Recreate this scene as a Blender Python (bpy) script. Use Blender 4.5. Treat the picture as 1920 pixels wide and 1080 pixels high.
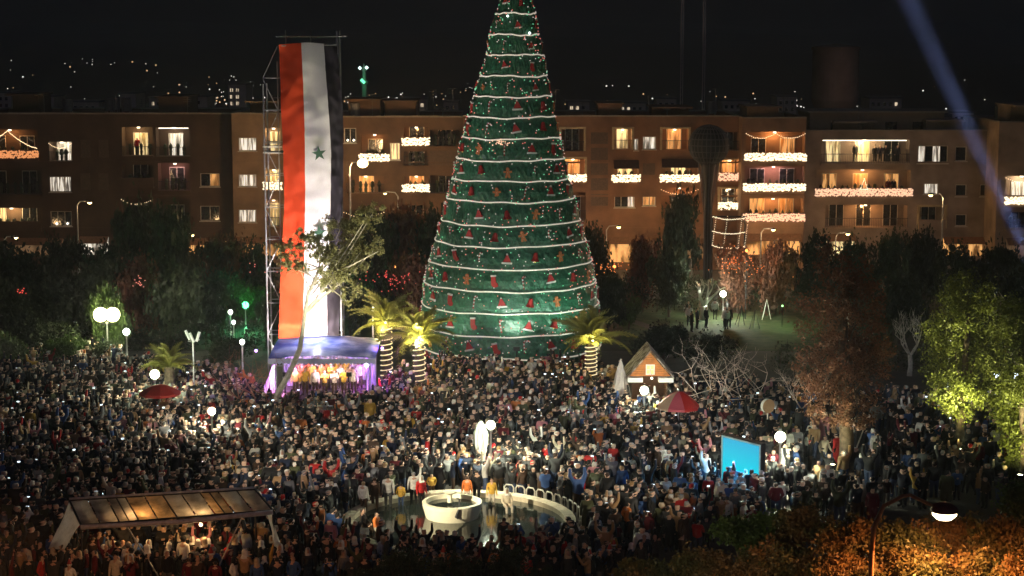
import bpy, math, random
import numpy as np
from mathutils import Vector, Matrix, noise as mnoise
R = math.radians; PI = math.pi
rnd = random.Random(7); nrg = np.random.RandomState(11)
for o in list(bpy.data.objects): bpy.data.objects.remove(o)
SC = bpy.context.scene
COL = SC.collection

# ---------------------------------------------------------------- camera
F, H, TH = 3300.0, 21.5, R(8.02)
cd = bpy.data.cameras.new('camera'); cd.sensor_width = 36; cd.lens = 36 * F / 1920
cd.clip_start = 0.5; cd.clip_end = 9000
cam = bpy.data.objects.new('camera', cd); COL.objects.link(cam)
cam.location = (0, 0, H); cam.rotation_euler = (PI / 2 - TH, 0, 0)
SC.camera = cam
# ---------------------------------------------------------------- world: night sky
w = bpy.data.worlds.new('World'); SC.world = w; w.use_nodes = True
nt = w.node_tree; bg = nt.nodes['Background']
sky = nt.nodes.new('ShaderNodeTexSky'); sky.sky_type = 'NISHITA'; sky.sun_disc = False
sky.sun_elevation = R(3); sky.sun_rotation = R(200); sky.air_density = 1.5; sky.dust_density = 2.0; sky.ozone_density = 4
nt.links.new(sky.outputs[0], bg.inputs[0]); bg.inputs[1].default_value = 0.007
sd = bpy.data.lights.new('moon', 'SUN'); sd.energy = 0.07; sd.angle = R(0.5); sd.color = (0.4, 0.5, 1.0)
so = bpy.data.objects.new('moon', sd); COL.objects.link(so); so.rotation_euler = (R(55), 0, R(20))
# ---------------------------------------------------------------- exposure and render
SC.view_settings.view_transform = 'Standard'; SC.view_settings.look = 'None'
SC.view_settings.exposure = 0.0; SC.view_settings.gamma = 1.0; SC.view_settings.use_curve_mapping = False
cy = SC.cycles
cy.use_denoising = True; cy.max_bounces = 5; cy.diffuse_bounces = 2; cy.glossy_bounces = 3
cy.transmission_bounces = 4; cy.transparent_max_bounces = 8; cy.volume_bounces = 0
cy.sample_clamp_indirect = 4.0; cy.use_light_tree = True; cy.use_adaptive_sampling = True
cy.caustics_reflective = False; cy.caustics_refractive = False

# ---------------------------------------------------------------- pixel of the photograph -> point of the place
def ray(px, py):
    x = (px - 960) / F; u = -(py - 540) / F
    return Vector((x, math.cos(TH) + u * math.sin(TH), -math.sin(TH) + u * math.cos(TH)))
def gp(px, py, z=0.0):
    d = ray(px, py); t = (z - H) / d.z
    return Vector((0, 0, H)) + d * t
def pd(px, py, D):
    d = ray(px, py); return Vector((0, 0, H)) + d * (D / d.y)
def project(p):
    v = Vector(p) - Vector((0, 0, H))
    fw = v.y * math.cos(TH) - v.z * math.sin(TH); up = v.y * math.sin(TH) + v.z * math.cos(TH)
    return 960 + F * v.x / fw, 540 - F * up / fw

# ---------------------------------------------------------------- materials
MATS = {}
def mat(name, col, rough=0.7, spec=0.4, metal=0.0, em=None, es=0.0, noise=0.0, nscale=5.0, bump=0.0, objcol=False,
        attr=None, transl=0.0, sample=False, col2=None, alpha=1.0, randv=0.0, world=False):
    if name in MATS: return MATS[name]
    m = bpy.data.materials.new(name); m.use_nodes = True; MATS[name] = m
    t = m.node_tree; N = t.nodes; L = t.links; b = N['Principled BSDF']
    b.inputs['Roughness'].default_value = rough; b.inputs['Specular IOR Level'].default_value = spec
    b.inputs['Metallic'].default_value = metal
    src = None
    if objcol:
        oi = N.new('ShaderNodeObjectInfo'); src = oi.outputs['Color']
    elif attr:
        a = N.new('ShaderNodeAttribute'); a.attribute_name = attr; src = a.outputs['Color']
    else:
        r = N.new('ShaderNodeRGB'); r.outputs[0].default_value = (*col, 1); src = r.outputs[0]
    tc = N.new('ShaderNodeTexCoord')
    nz = N.new('ShaderNodeTexNoise'); nz.inputs['Scale'].default_value = nscale; nz.inputs['Detail'].default_value = 5
    if world:
        g = N.new('ShaderNodeNewGeometry'); L.new(g.outputs['Position'], nz.inputs['Vector'])
    else: L.new(tc.outputs['Object'], nz.inputs['Vector'])
    if col2:
        mx = N.new('ShaderNodeMixRGB'); mx.inputs[2].default_value = (*col2, 1)
        rp = N.new('ShaderNodeMapRange'); rp.inputs[1].default_value = .4; rp.inputs[2].default_value = .6
        L.new(nz.outputs[0], rp.inputs[0]); L.new(rp.outputs[0], mx.inputs[0]); L.new(src, mx.inputs[1]); src = mx.outputs[0]
    if noise > 0 or randv > 0:
        mr = N.new('ShaderNodeMapRange'); mr.inputs[1].default_value = .25; mr.inputs[2].default_value = .75
        mr.inputs[3].default_value = 1 - noise; mr.inputs[4].default_value = 1 + noise; L.new(nz.outputs[0], mr.inputs[0])
        hs = N.new('ShaderNodeHueSaturation'); L.new(src, hs.inputs['Color']); v = mr.outputs[0]
        if randv > 0:
            oi2 = N.new('ShaderNodeObjectInfo'); m2 = N.new('ShaderNodeMapRange')
            m2.inputs[3].default_value = 1 - randv; m2.inputs[4].default_value = 1 + randv
            L.new(oi2.outputs['Random'], m2.inputs[0]); mm = N.new('ShaderNodeMath'); mm.operation = 'MULTIPLY'
            L.new(v, mm.inputs[0]); L.new(m2.outputs[0], mm.inputs[1]); v = mm.outputs[0]
        L.new(v, hs.inputs['Value']); src = hs.outputs[0]
    L.new(src, b.inputs['Base Color'])
    if bump > 0:
        bp = N.new('ShaderNodeBump'); bp.inputs['Strength'].default_value = bump; bp.inputs['Distance'].default_value = .05
        L.new(nz.outputs[0], bp.inputs['Height']); L.new(bp.outputs[0], b.inputs['Normal'])
    if em is not None:
        b.inputs['Emission Color'].default_value = (*em, 1); b.inputs['Emission Strength'].default_value = es
    if alpha < 1: b.inputs['Alpha'].default_value = alpha
    if transl > 0:
        tr = N.new('ShaderNodeBsdfTranslucent'); L.new(src, tr.inputs[0])
        ms = N.new('ShaderNodeMixShader'); ms.inputs[0].default_value = transl
        L.new(b.outputs[0], ms.inputs[1]); L.new(tr.outputs[0], ms.inputs[2]); L.new(ms.outputs[0], N['Material Output'].inputs[0])
    if not sample: m.cycles.emission_sampling = 'NONE'
    return m
def glow(name, col, s, sample=False): return mat(name, tuple(.5 * c for c in col), .5, em=col, es=s, sample=sample)
def curtain(name, col, s, scale=9.0):
    """a lit window: curtain folds in front of a lit room"""
    if name in MATS: return MATS[name]
    m = mat(name, tuple(.4 * c for c in col), .3, em=col, es=s); N = m.node_tree.nodes; L = m.node_tree.links
    tc = N.new('ShaderNodeTexCoord'); mp = N.new('ShaderNodeMapping'); mp.inputs['Scale'].default_value = (scale, 1, .55)
    nz = N.new('ShaderNodeTexNoise'); nz.inputs['Scale'].default_value = 1.0; nz.inputs['Detail'].default_value = 3
    r = N.new('ShaderNodeMapRange'); r.inputs[1].default_value = .42; r.inputs[2].default_value = .58; r.inputs[3].default_value = .05; r.inputs[4].default_value = s
    L.new(tc.outputs['Object'], mp.inputs[0]); L.new(mp.outputs[0], nz.inputs['Vector']); L.new(nz.outputs[0], r.inputs[0])
    L.new(r.outputs[0], N['Principled BSDF'].inputs['Emission Strength']); return m

M_skin = mat('skin', (.52, .32, .23), .5, noise=.1, nscale=20)
M_cloth = mat('clothing', (1, 1, 1), .85, .2, objcol=True, noise=.25, nscale=9, bump=.3)
M_hair = mat('hair', (1, 1, 1), .5, .5, objcol=True, noise=.2, nscale=40)
M_crowd = mat('crowd', (1, 1, 1), .75, .3, attr='Col')
M_phone = glow('phone_screen', (.75, .88, 1), 2.2)
M_black = mat('black_plastic', (.012, .012, .014), .4, noise=.2)
M_steel = mat('galvanised_steel', (.42, .43, .45), .45, metal=.6, noise=.2, nscale=3)
M_dark = mat('dark_painted_metal', (.035, .035, .04), .5, metal=.3, noise=.3, nscale=4)
M_white = mat('white_paint', (.75, .73, .68), .5, noise=.1, nscale=3)
M_stone = mat('pale_stone', (.55, .48, .36), .8, noise=.2, nscale=2.5, bump=.2)
M_bark = mat('bark', (.085, .06, .045), .95, noise=.5, nscale=6, bump=.8)
M_barkp = mat('pale_bark', (.42, .38, .33), .9, noise=.3, nscale=6, bump=.6)
M_leafd = mat('dark_foliage', (.035, .05, .022), .6, noise=.5, nscale=.6, transl=.25, randv=.4, world=True)
M_leafg = mat('green_foliage', (.06, .10, .025), .55, noise=.5, nscale=.8, transl=.35, world=True)
M_leafy = mat('yellow_green_foliage', (.15,.17,.035), .55, noise=.4, nscale=.8, transl=.4, world=True)
M_leafo = mat('olive_foliage', (.27, .26, .12), .6, noise=.45, nscale=1.0, transl=.35, world=True)
M_leafr = mat('brown_leaf_foliage', (.14, .062, .034), .7, noise=.6, nscale=.9, transl=.3, world=True)
M_leafb = mat('broad_foliage', (.08, .085, .03), .55, noise=.7, nscale=.7, transl=.35, col2=(.12, .065, .025), world=True)
M_palm = mat('palm_leaf', (.22, .21, .055), .5, noise=.3, nscale=2, transl=.3)
M_wood = mat('warm_wood', (.42, .15, .035), .7, noise=.3, nscale=4, bump=.4)

# ---------------------------------------------------------------- mesh building
class MB:
    def __init__(s): s.v = []; s.f = []; s.m = []
    def add(s, vs, fs, mi=0):
        o = len(s.v); s.v += [tuple(v) for v in vs]; s.f += [tuple(i + o for i in f) for f in fs]; s.m += [mi] * len(fs); return s
    def box(s, c, d, mi=0, rz=0.0, bevel=0):
        hx, hy, hz = d[0] / 2, d[1] / 2, d[2] / 2; ca, sa = math.cos(rz), math.sin(rz); vs = []
        for x, y, z in ((-1,-1,-1),(1,-1,-1),(1,1,-1),(-1,1,-1),(-1,-1,1),(1,-1,1),(1,1,1),(-1,1,1)):
            X, Y = x * hx, y * hy; vs.append((c[0] + X * ca - Y * sa, c[1] + X * sa + Y * ca, c[2] + z * hz))
        return s.add(vs, [(0,3,2,1),(4,5,6,7),(0,1,5,4),(1,2,6,5),(2,3,7,6),(3,0,4,7)], mi)
    def bb(s, a, b, mi=0): return s.box([(a[i] + b[i]) / 2 for i in range(3)], [abs(b[i] - a[i]) for i in range(3)], mi)
    def tube(s, pts, rad, n=6, mi=0, cap=True):
        pts = [Vector(p) for p in pts]
        if not hasattr(rad, '__len__'): rad = [rad] * len(pts)
        vs = []; fs = []; ref = None
        for i, p in enumerate(pts):
            t = (pts[min(i + 1, len(pts) - 1)] - pts[max(i - 1, 0)])
            if t.length < 1e-9: t = Vector((0, 0, 1))
            t.normalize()
            if ref is None: ref = t.orthogonal().normalized()
            ref = (ref - t * ref.dot(t)); ref = ref.normalized() if ref.length > 1e-6 else t.orthogonal().normalized()
            b = t.cross(ref)
            for k in range(n):
                a = 2 * PI * k / n; vs.append(p + (ref * math.cos(a) + b * math.sin(a)) * rad[i])
        for i in range(len(pts) - 1):
            for k in range(n):
                k2 = (k + 1) % n; fs.append((i*n+k, i*n+k2, (i+1)*n+k2, (i+1)*n+k))
        if cap: fs.append(tuple(range(n))[::-1]); fs.append(tuple((len(pts)-1)*n + k for k in range(n)))
        return s.add(vs, fs, mi)
    def lathe(s, prof, n=20, c=(0,0,0), mi=0, a0=0, a1=2*PI):
        vs = []; fs = []; full = abs(a1 - a0 - 2*PI) < 1e-6; m = n if full else n + 1
        for r, z in prof:
            for k in range(m):
                a = a0 + (a1 - a0) * k / n; vs.append((c[0] + r*math.cos(a), c[1] + r*math.sin(a), c[2] + z))
        for i in range(len(prof) - 1):
            for k in range(n):
                k2 = (k + 1) % m; fs.append((i*m+k, i*m+k2, (i+1)*m+k2, (i+1)*m+k))
        return s.add(vs, fs, mi)
    def ball(s, c, r, n=8, mi=0, sz=1.0):
        return s.lathe([(max(r*math.sin(PI*i/(n//2+1)), .001), -r*sz*math.cos(PI*i/(n//2+1))) for i in range(n//2+2)], n, c, mi)
    def prism(s, pts, y0, y1, mi=0, hole=None):
        """outline pts in x,z extruded from y0 to y1"""
        n = len(pts); vs = [(p[0], y0, p[1]) for p in pts] + [(p[0], y1, p[1]) for p in pts]
        fs = [tuple(range(n)), tuple(range(2*n-1, n-1, -1))] + [(i, i+n, (i+1)%n+n, (i+1)%n) for i in range(n)]
        return s.add(vs, fs, mi)
    def bulbs(s, P, r, mi=0):
        for p in P:
            x, y, z = p; s.add([(x+r,y,z),(x-r,y,z),(x,y+r,z),(x,y-r,z),(x,y,z+r),(x,y,z-r)],
                [(0,2,4),(2,1,4),(1,3,4),(3,0,4),(2,0,5),(1,2,5),(3,1,5),(0,3,5)], mi)
        return s
    def mesh(s, name, mats, smooth=False):
        me = bpy.data.meshes.new(name); me.from_pydata(s.v, [], s.f)
        if not isinstance(mats, (list, tuple)): mats = [mats]
        for m in mats: me.materials.append(m)
        if len(mats) > 1: me.polygons.foreach_set('material_index', s.m)
        if smooth: me.polygons.foreach_set('use_smooth', [True] * len(s.f))
        me.update(); return me
    def build(s, name, mats, parent=None, loc=(0,0,0), rz=0, smooth=False):
        return link(name, s.mesh(name, mats, smooth), parent, loc, rz)
def link(name, me, parent=None, loc=(0,0,0), rz=0.0, rot=None, sc=None):
    o = bpy.data.objects.new(name, me); COL.objects.link(o)
    if parent: o.parent = parent
    o.location = loc; o.rotation_euler = rot if rot else (0, 0, rz)
    if sc: o.scale = sc if hasattr(sc, '__len__') else (sc,) * 3
    return o
def tag(o, label=None, cat=None, group=None, kind=None):
    if label: o['label'] = label
    if cat: o['category'] = cat
    if group: o['group'] = group
    if kind: o['kind'] = kind
    return o
def thing(name, label, cat, loc=(0,0,0), rz=0.0, group=None):
    o = bpy.data.objects.new(name, None); COL.objects.link(o); o.empty_display_size = .3
    o.location = loc; o.rotation_euler = (0, 0, rz); return tag(o, label, cat, group)
def light(name, kind, loc, energy, col, parent=None, size=.15, target=None, angle=60, blend=.4, spread=None):
    d = bpy.data.lights.new(name, kind); d.energy = energy; d.color = col
    if kind == 'AREA':
        d.shape = 'DISK'; d.size = size
        if spread: d.spread = R(spread)
    else: d.shadow_soft_size = size
    if kind == 'SPOT': d.spot_size = R(angle); d.spot_blend = blend
    o = bpy.data.objects.new(name, d); COL.objects.link(o); o.location = loc
    if parent: o.parent = parent
    if target is not None:
        o.rotation_euler = (Vector(target) - Vector(loc)).to_track_quat('-Z', 'Y').to_euler()
    return o

def quads_mesh(name, C, U, V, mats):
    """n separate leaf quads: centre C, half vectors U, V (n,3)"""
    n = len(C); P = np.empty((n, 4, 3)); P[:, 0] = C - U; P[:, 1] = C - V; P[:, 2] = C + U; P[:, 3] = C + V
    me = bpy.data.meshes.new(name); me.vertices.add(4*n); me.vertices.foreach_set('co', P.reshape(-1))
    me.loops.add(4*n); me.loops.foreach_set('vertex_index', np.arange(4*n)); me.polygons.add(n)
    me.polygons.foreach_set('loop_start', np.arange(n) * 4); me.update(calc_edges=True)
    me.materials.append(mats); return me
def leaf_cloud(name, blobs, n, size, m, seed, clump=.28, droop=0.0):
    """leaves gathered in clumps through the volume of several ellipsoids (centre, radii, weight)"""
    g = np.random.RandomState(seed); W = np.array([b[2] for b in blobs], float); W /= W.sum(); Cs = []; 
    for (c, r, _), wt in zip(blobs, W):
        nn = int(n * wt); k = max(6, nn // 42)
        d = g.normal(size=(k, 3)); d /= np.linalg.norm(d, axis=1)[:, None]
        rad = g.uniform(.35, 1.0, (k, 1)) ** .5 * g.uniform(.8, 1.12, (k, 1)); cc = d * rad
        cen = np.array(c) + cc * np.array(r)
        idx = g.randint(0, k, nn); rr = min(r) * clump
        Cs.append(cen[idx] + g.normal(size=(nn, 3)) * rr * g.uniform(.4, 1.1, (nn, 1)))
    C = np.concatenate(Cs); n = len(C)
    U = g.normal(size=(n, 3)); U[:, 2] -= droop; U /= np.linalg.norm(U, axis=1)[:, None]
    T = g.normal(size=(n, 3)); V = np.cross(U, T); V /= np.linalg.norm(V, axis=1)[:, None]
    s = size * g.uniform(.6, 1.3, (n, 1)); return quads_mesh(name, C, U * s, V * s * .55, m)
def branches(mb, p, d, L, r, depth, g, spread=.6, up=.15, n=5, kids=3, mi=0, curve=.18):
    p = Vector(p); d = Vector(d).normalized(); pts = [p.copy()]; rad = [r]; q = p.copy()
    for i in range(3):
        d = (d + Vector((g.uniform(-1,1), g.uniform(-1,1), g.uniform(-1,1))) * curve + Vector((0,0,up*.3))).normalized()
        q = q + d * L / 3; pts.append(q.copy()); rad.append(r * (1 - .15 * (i + 1)))
    mb.tube(pts, rad, max(3, n), mi, cap=depth == 0); tips = []
    if depth <= 0: return [q]
    for k in range(kids):
        a = Vector((g.uniform(-1,1), g.uniform(-1,1), g.uniform(-.4,.8))).normalized()
        nd = (d * (1 - spread) + a * spread + Vector((0,0,up))).normalized()
        st = pts[-1] if k < 2 else pts[2]
        tips += branches(mb, st, nd, L * g.uniform(.6, .85), r * .56, depth - 1, g, spread, up, n - 1, kids, mi, curve)
    return tips

# ================================================================= the setting
def plane(name, x0, y0, x1, y1, z, m, kind='structure'):
    return tag(MB().add([(x0,y0,z),(x1,y0,z),(x1,y1,z),(x0,y1,z)], [(0,1,2,3)]).build(name, m), kind=kind)
M_ground = mat('dark_earth', (.05, .045, .035), .95, noise=.4, nscale=.5, bump=.4)
M_pave = mat('square_paving', (.075, .066, .06), .8, noise=.25, nscale=.9, bump=.2)
M_lawn = mat('lawn_grass', (.04, .075, .018), .9, noise=.5, nscale=1.3, bump=.6, col2=(.055, .07, .025))
M_asph = mat('asphalt', (.05, .05, .052), .85, noise=.2, nscale=2)
# one ground sheet to the horizon, rising far behind into hills
mb = MB(); xs = np.linspace(-1500, 1500, 61); ys = [-60, 0, 60, 120, 180, 260, 350, 450, 560, 700, 850, 1000, 1200, 1450, 1750, 2100, 2600, 3200, 4000]
def hill(x, y):
    if y < 260: return 0.0
    t = (y - 260)
    return t * .004 + max(0, y - 1500) * .016 + (math.sin(x * .006 + 1) + math.sin(x * .011 + y * .004)) * t * .0016
vs = [(x, y, hill(x, y)) for y in ys for x in xs]; nx = len(xs)
fs = [(j*nx+i, j*nx+i+1, (j+1)*nx+i+1, (j+1)*nx+i) for j in range(len(ys)-1) for i in range(nx-1)]
tag(mb.add(vs, fs).build('ground', M_ground, smooth=True), kind='structure')
plane('square_paving', -48, 52, 48, 121, .006, M_pave)
a, b, c, d = gp(1160, 655), gp(1530, 660), gp(1560, 560), gp(1180, 560)
tag(MB().add([(a.x,a.y,.03),(b.x,b.y,.03),(c.x,c.y,.03),(d.x,d.y,.03)], [(0,1,2,3)]).build('lawn', M_lawn), kind='structure')
a, b = gp(1145, 590), gp(1330, 650)
p0, p1 = Vector((a.x, a.y, .04)), Vector((b.x, b.y, .04)); nn = Vector((p1.y-p0.y, p0.x-p1.x, 0)).normalized() * .5
tag(MB().add([p0-nn, p0+nn, p1+nn, p1-nn], [(0,1,2,3)]).build('path', M_pave), kind='structure')
BD = 165.0
plane('road', -75, 141, 75, 151, .012, M_asph)
tag(MB().bb((-75, 151, 0), (75, 164, .13)).build('pavement', M_pave), kind='structure')
plane('near_road', -60, 28, 60, 42, .012, M_asph)

# ================================================================= apartment buildings
def fxz(px, py, D=BD):
    p = pd(px, py, D); return p.x, p.z
EM = {'w': ((1, .9, .74), 1.05), 'y': ((1, .78, .38), 1.2), 'o': ((1, .5, .16), .8), 'd': ((1, .6, .3), .12), 'p': ((1, .62, .6), .8)}
M_glassd = mat('dark_window_glass', (.02, .022, .026), .12, .8, noise=.1)
M_frame = mat('window_frame_paint', (.5, .46, .4), .6, noise=.1)
M_shut = mat('brown_shutter', (.10, .065, .045), .7, noise=.3, nscale=6)
M_tank = mat('roof_tank', (.18, .17, .16), .7, noise=.2)
def strip_bulbs(x0, x1, z0, z1, y, g, dens=9.0, r=.06):
    P = []; nxx = max(3, int((x1 - x0) * dens)); nz = max(2, int((z1 - z0) * 6))
    for i in range(nxx + 1):
        for k in range(nz):
            if g.random() < .93:
                P.append((x0 + (x1-x0)*i/nxx + g.uniform(-.04,.04), y - g.uniform(.0,.08), z0 + (z1-z0)*(k+.5)/nz + g.uniform(-.07,.07)))
    return MB().bulbs(P, r)
def garland(mb, x0, z0, x1, z1, y, sag, n, r=.05):
    mb.bulbs([(x0+(x1-x0)*t, y, z0+(z1-z0)*t - sag*4*t*(1-t) + rnd.uniform(-.03,.03)) for t in [i/n for i in range(n+1)]], r)
def building(label, x0p, x1p, ytop, wallcol, opens, group='apartment blocks behind the square', D=BD, depth=13, cat='building', sidew=True, floors=True, name='apartment_building'):
    g = random.Random(int(x0p) + 5)
    X0, ztop = fxz(x0p, ytop, D); X1 = fxz(x1p, ytop, D)[0]; ox = (X0 + X1) / 2
    t = thing(name, label, cat, (ox, D, 0), 0, group)
    mw = mat('wall_%d' % int(x0p+100), wallcol, .85, noise=.5, nscale=.45, bump=.2)
    ops = []
    for o in opens:
        xa, za = fxz(o[0], o[1], D); xb, zb = fxz(o[2], o[3], D)
        ops.append((max(xa - ox, X0-ox+.1), max(zb, .3), min(xb - ox, X1-ox-.1), min(za, ztop-.5), *o[4:]))
    ux = sorted({X0-ox, X1-ox} | {o[0] for o in ops} | {o[2] for o in ops}); uz = sorted({0.0, ztop} | {o[1] for o in ops} | {o[3] for o in ops})
    w = MB()
    for i in range(len(ux)-1):
        for k in range(len(uz)-1):
            cx, cz = (ux[i]+ux[i+1])/2, (uz[k]+uz[k+1])/2
            if any(o[0] < cx < o[2] and o[1] < cz < o[3] for o in ops): continue
            w.add([(ux[i],0,uz[k]),(ux[i+1],0,uz[k]),(ux[i+1],0,uz[k+1]),(ux[i],0,uz[k+1])], [(0,1,2,3)])
    for o in ops:
        dp = 1.5 if o[4] == 'log' else .28; a, b, c, d = o[:4]
        w.add([(a,0,b),(c,0,b),(c,0,d),(a,0,d),(a,dp,b),(c,dp,b),(c,dp,d),(a,dp,d)], [(0,4,5,1),(1,5,6,2),(2,6,7,3),(3,7,4,0)])
        if o[4] == 'log': w.add([(a,dp,b),(c,dp,b),(c,dp,d),(a,dp,d)], [(0,1,2,3)])
    L, Rr = X0-ox, X1-ox
    w.add([(L,0,0),(L,depth,0),(L,depth,ztop),(L,0,ztop)], [(0,3,2,1)]); w.add([(Rr,0,0),(Rr,depth,0),(Rr,depth,ztop),(Rr,0,ztop)], [(0,1,2,3)])
    w.add([(L,depth,0),(Rr,depth,0),(Rr,depth,ztop),(L,depth,ztop)], [(0,1,2,3)])
    w.build('wall', mw, t)
    rf = MB(); rf.add([(L,0,ztop-.45),(Rr,0,ztop-.45),(Rr,depth,ztop-.45),(L,depth,ztop-.45)], [(0,1,2,3)])
    rf.bb((L,-.12,ztop), (Rr,.2,ztop+.14)); rf.bb((L,depth-.2,ztop),(Rr,depth+.1,ztop+.14)); rf.bb((L,.2,ztop),(L+.2,depth-.2,ztop+.14)); rf.bb((Rr-.2,.2,ztop),(Rr,depth-.2,ztop+.14))
    r_ = rf.build('roof', mat('roof_coping', (.24, .21, .18), .8, noise=.2), t)
    for k in range(1 + int((Rr-L)/13)):
        x = L+2+(Rr-L-5)*(k+g.uniform(.2,.8))/(1+int((Rr-L)/13)); hb = g.uniform(.7,1.7); wb = g.uniform(2.2,4)
        MB().bb((x-wb/2,g.uniform(1.5,4),ztop-.44),(x+wb/2,8,ztop+hb)).bb((x-wb/2-.15,1.3,ztop+hb),(x+wb/2+.15,8.2,ztop+hb+.15)).build('stair_bulkhead', mw, t)
    # rooftop tanks, dishes
    for k in range(int((Rr-L)/3)):
        ax, ay, ah = g.uniform(L+.5, Rr-.5), g.uniform(1, 6), g.uniform(1.2, 2.6); an_ = MB().tube([(ax,ay,ztop-.45),(ax,ay,ztop+ah)], .025, 4)
        for j in range(3): an_.tube([(ax-.4,ay,ztop+ah-.2*j),(ax+.4,ay,ztop+ah-.2*j)], .015, 3)
        an_.build('aerial', M_tank, r_)
    for k in range(max(1, int((Rr-L)/3.6))):
        x = g.uniform(L+1, Rr-1); y = g.uniform(2, depth-2); m2 = MB(); 
        if g.random() < .6:
            m2.lathe([(.01,.5),(.5,.5),(.5,1.7),(.01,1.8)], 12, (x,y,ztop-.45)); 
            for dx, dy in ((-.35,-.35),(.35,-.35),(.35,.35),(-.35,.35)): m2.bb((x+dx-.04,y+dy-.04,ztop-.45),(x+dx+.04,y+dy+.04,ztop+.05))
            m2.build('water_tank', M_tank, r_)
        else:
            m2.tube([(x,y,ztop-.45),(x,y,ztop+.5)], .04, 5); m2.lathe([(.01,0),(.3,.06),(.45,.16)], 12, (x,y,ztop+.5)); m2.build('satellite_dish', M_tank, r_)
    if floors:
        for pyy in (304, 367, 428):
            z = fxz(0, pyy, D)[1]
            if z < ztop - 1: MB().bb((L,-.09,z-.1),(Rr,-.003,z+.06)).build('floor_band', mw, t)
    gx_ = [x for x in np.arange(L+1.6, Rr-1, 3.1) if not any(o[0]-.35 < x < o[2]+.35 for o in ops)]
    for x in gx_[::2]: MB().tube([(x,-.08,.1),(x,-.08,ztop-.6)], .055, 5).build('drain_pipe', mat('drain_pipe', (.12,.1,.09), .6, noise=.3), t)
    for x in gx_[1::2]:
        for z in (4.6, 7.9, 11.3):
            if g.random() < .6: MB().bb((x-.4,-.36,z),(x+.4,-.03,z+.55)).build('air_conditioner', mat('ac_unit', (.3,.28,.25), .6, noise=.2), t)
    for o in ops:
        a, b, c, d, typ, em = o[:6]; fl = o[6] if len(o) > 6 else ''
        col, st = EM.get(em, ((.02,.02,.02), 0)); W = c - a; Hh = d - b
        if typ == 'win':
            fr = MB(); bt = .07; y0, y1 = .12, .19
            fr.bb((a,y0,b),(a+bt,y1,d)); fr.bb((c-bt,y0,b),(c,y1,d)); fr.bb((a+bt,y0,b),(c-bt,y1,b+bt)); fr.bb((a+bt,y0,d-bt),(c-bt,y1,d))
            nm = max(1, int(round(W / .75))) 
            for k in range(1, nm): xx = a + W*k/nm; fr.bb((xx-.035,y0,b+bt),(xx+.035,y1,d-bt))
            f_ = fr.build('window', M_frame, t)
            for k in range(nm):
                xa = a+bt+ (W-2*bt)*k/nm; xb = a+bt+(W-2*bt)*(k+1)/nm
                mm = M_glassd if em == 'n' or g.random() < .3 else curtain('lit_curtain_' + em, col, st, 7)
                MB().add([(xa,.2,b+bt),(xb,.2,b+bt),(xb,.2,d-bt),(xa,.2,d-bt)], [(0,1,2,3)]).build('pane', mm, f_)
            MB().bb((a-.08,-.1,b-.09),(c+.08,-.003,b-.01)).build('sill', M_frame, f_)
            if 'b' in fl:
                MB().bulbs([(a+W*.3,-.06,b+.25),(a+W*.8,-.06,b+.25)], .12).build('bulb', glow('warm_bulb', (1,.9,.7), 4), f_)
        elif typ == 'shut':
            f_ = MB().bb((a,.06,b),(c,.1,d)).build('shutter', M_shut, t)
            for k in range(5): MB().bb((a,.03,b+Hh*(k+.1)/5),(c,.055,b+Hh*(k+.75)/5)).build('slat', M_shut, f_)
        elif typ == 'shop':
            f_ = MB().add([(a,.24,b),(c,.24,b),(c,.24,d),(a,.24,d)],[(0,1,2,3)]).build('shop_window', curtain('shop_'+em, col, st*1.2, 2.0), t)
            MB().add([(a,-.9,d-.5),(c,-.9,d-.5),(c,-.003,d+.1),(a,-.003,d+.1)],[(0,1,2,3)]).build('awning', mat('shop_awning', (.22,.12,.07), .7, noise=.3, transl=.3), t)
        else:
            dr = MB(); n = max(1, int(W / 2.4))
            for k in range(n):
                xx = a + W*(k+.5)/n; dw = min(.65, W/n*.3)
                fo = MB(); fo.bb((xx-dw-.06,1.43,b),(xx-dw,1.497,b+2.1)); fo.bb((xx+dw,1.43,b),(xx+dw+.06,1.497,b+2.1)); fo.bb((xx-dw,1.43,b+2.04),(xx+dw,1.497,b+2.1)); fo.bb((xx-.03,1.43,b),(xx+.03,1.497,b+2.04))
                f_ = fo.build('balcony_door', M_frame, t)
                mm = curtain('door_light_' + em, col, st * .9, 5) if em in 'wyo' and 'D' not in fl and g.random() < .7 else M_glassd
                MB().add([(xx-dw,1.46,b),(xx+dw,1.46,b),(xx+dw,1.46,b+2.04),(xx-dw,1.46,b+2.04)], [(0,1,2,3)]).build('pane', mm, f_)
            ph = .95 if 'h' not in fl else .95
            zb = b
            pr = MB().bb((a-.06,-.32,zb-.14),(c+.06,-.003,zb)); 
            pr.build('balcony_slab', mw, t)
            if 'r' in fl or 's' not in fl and g.random() < .4:
                rl = MB(); rl.bb((a-.05,-.3,zb+.85),(c+.05,-.25,zb+.9)); kk = int(W/.16)
                for k in range(kk+1): rl.bb((a+W*k/kk-.012,-.285,zb),(a+W*k/kk+.012,-.265,zb+.85))
                rl.build('railing', M_dark, t)
            else: MB().bb((a-.05,-.3,zb),(c+.05,-.2,zb+.85)).build('parapet', mw, t)
            if 's' in fl:
                o_ = strip_bulbs(a-.1, c+.1, zb+.1, zb+.8, -.38, g, 9, .105); sm = {'w':'white_fairy_lights','y':'white_fairy_lights','p':'pink_fairy_lights','o':'amber_fairy_lights'}
                kx = 'p' if 'P' in fl else ('o' if 'O' in fl else 'w'); cc = {'w':((1,.84,.56),1.7),'p':((1,.62,.4),1.0),'o':((1,.42,.16),.7)}[kx]
                o_.build('fairy_lights', glow(sm[kx], *cc), t)
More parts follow.
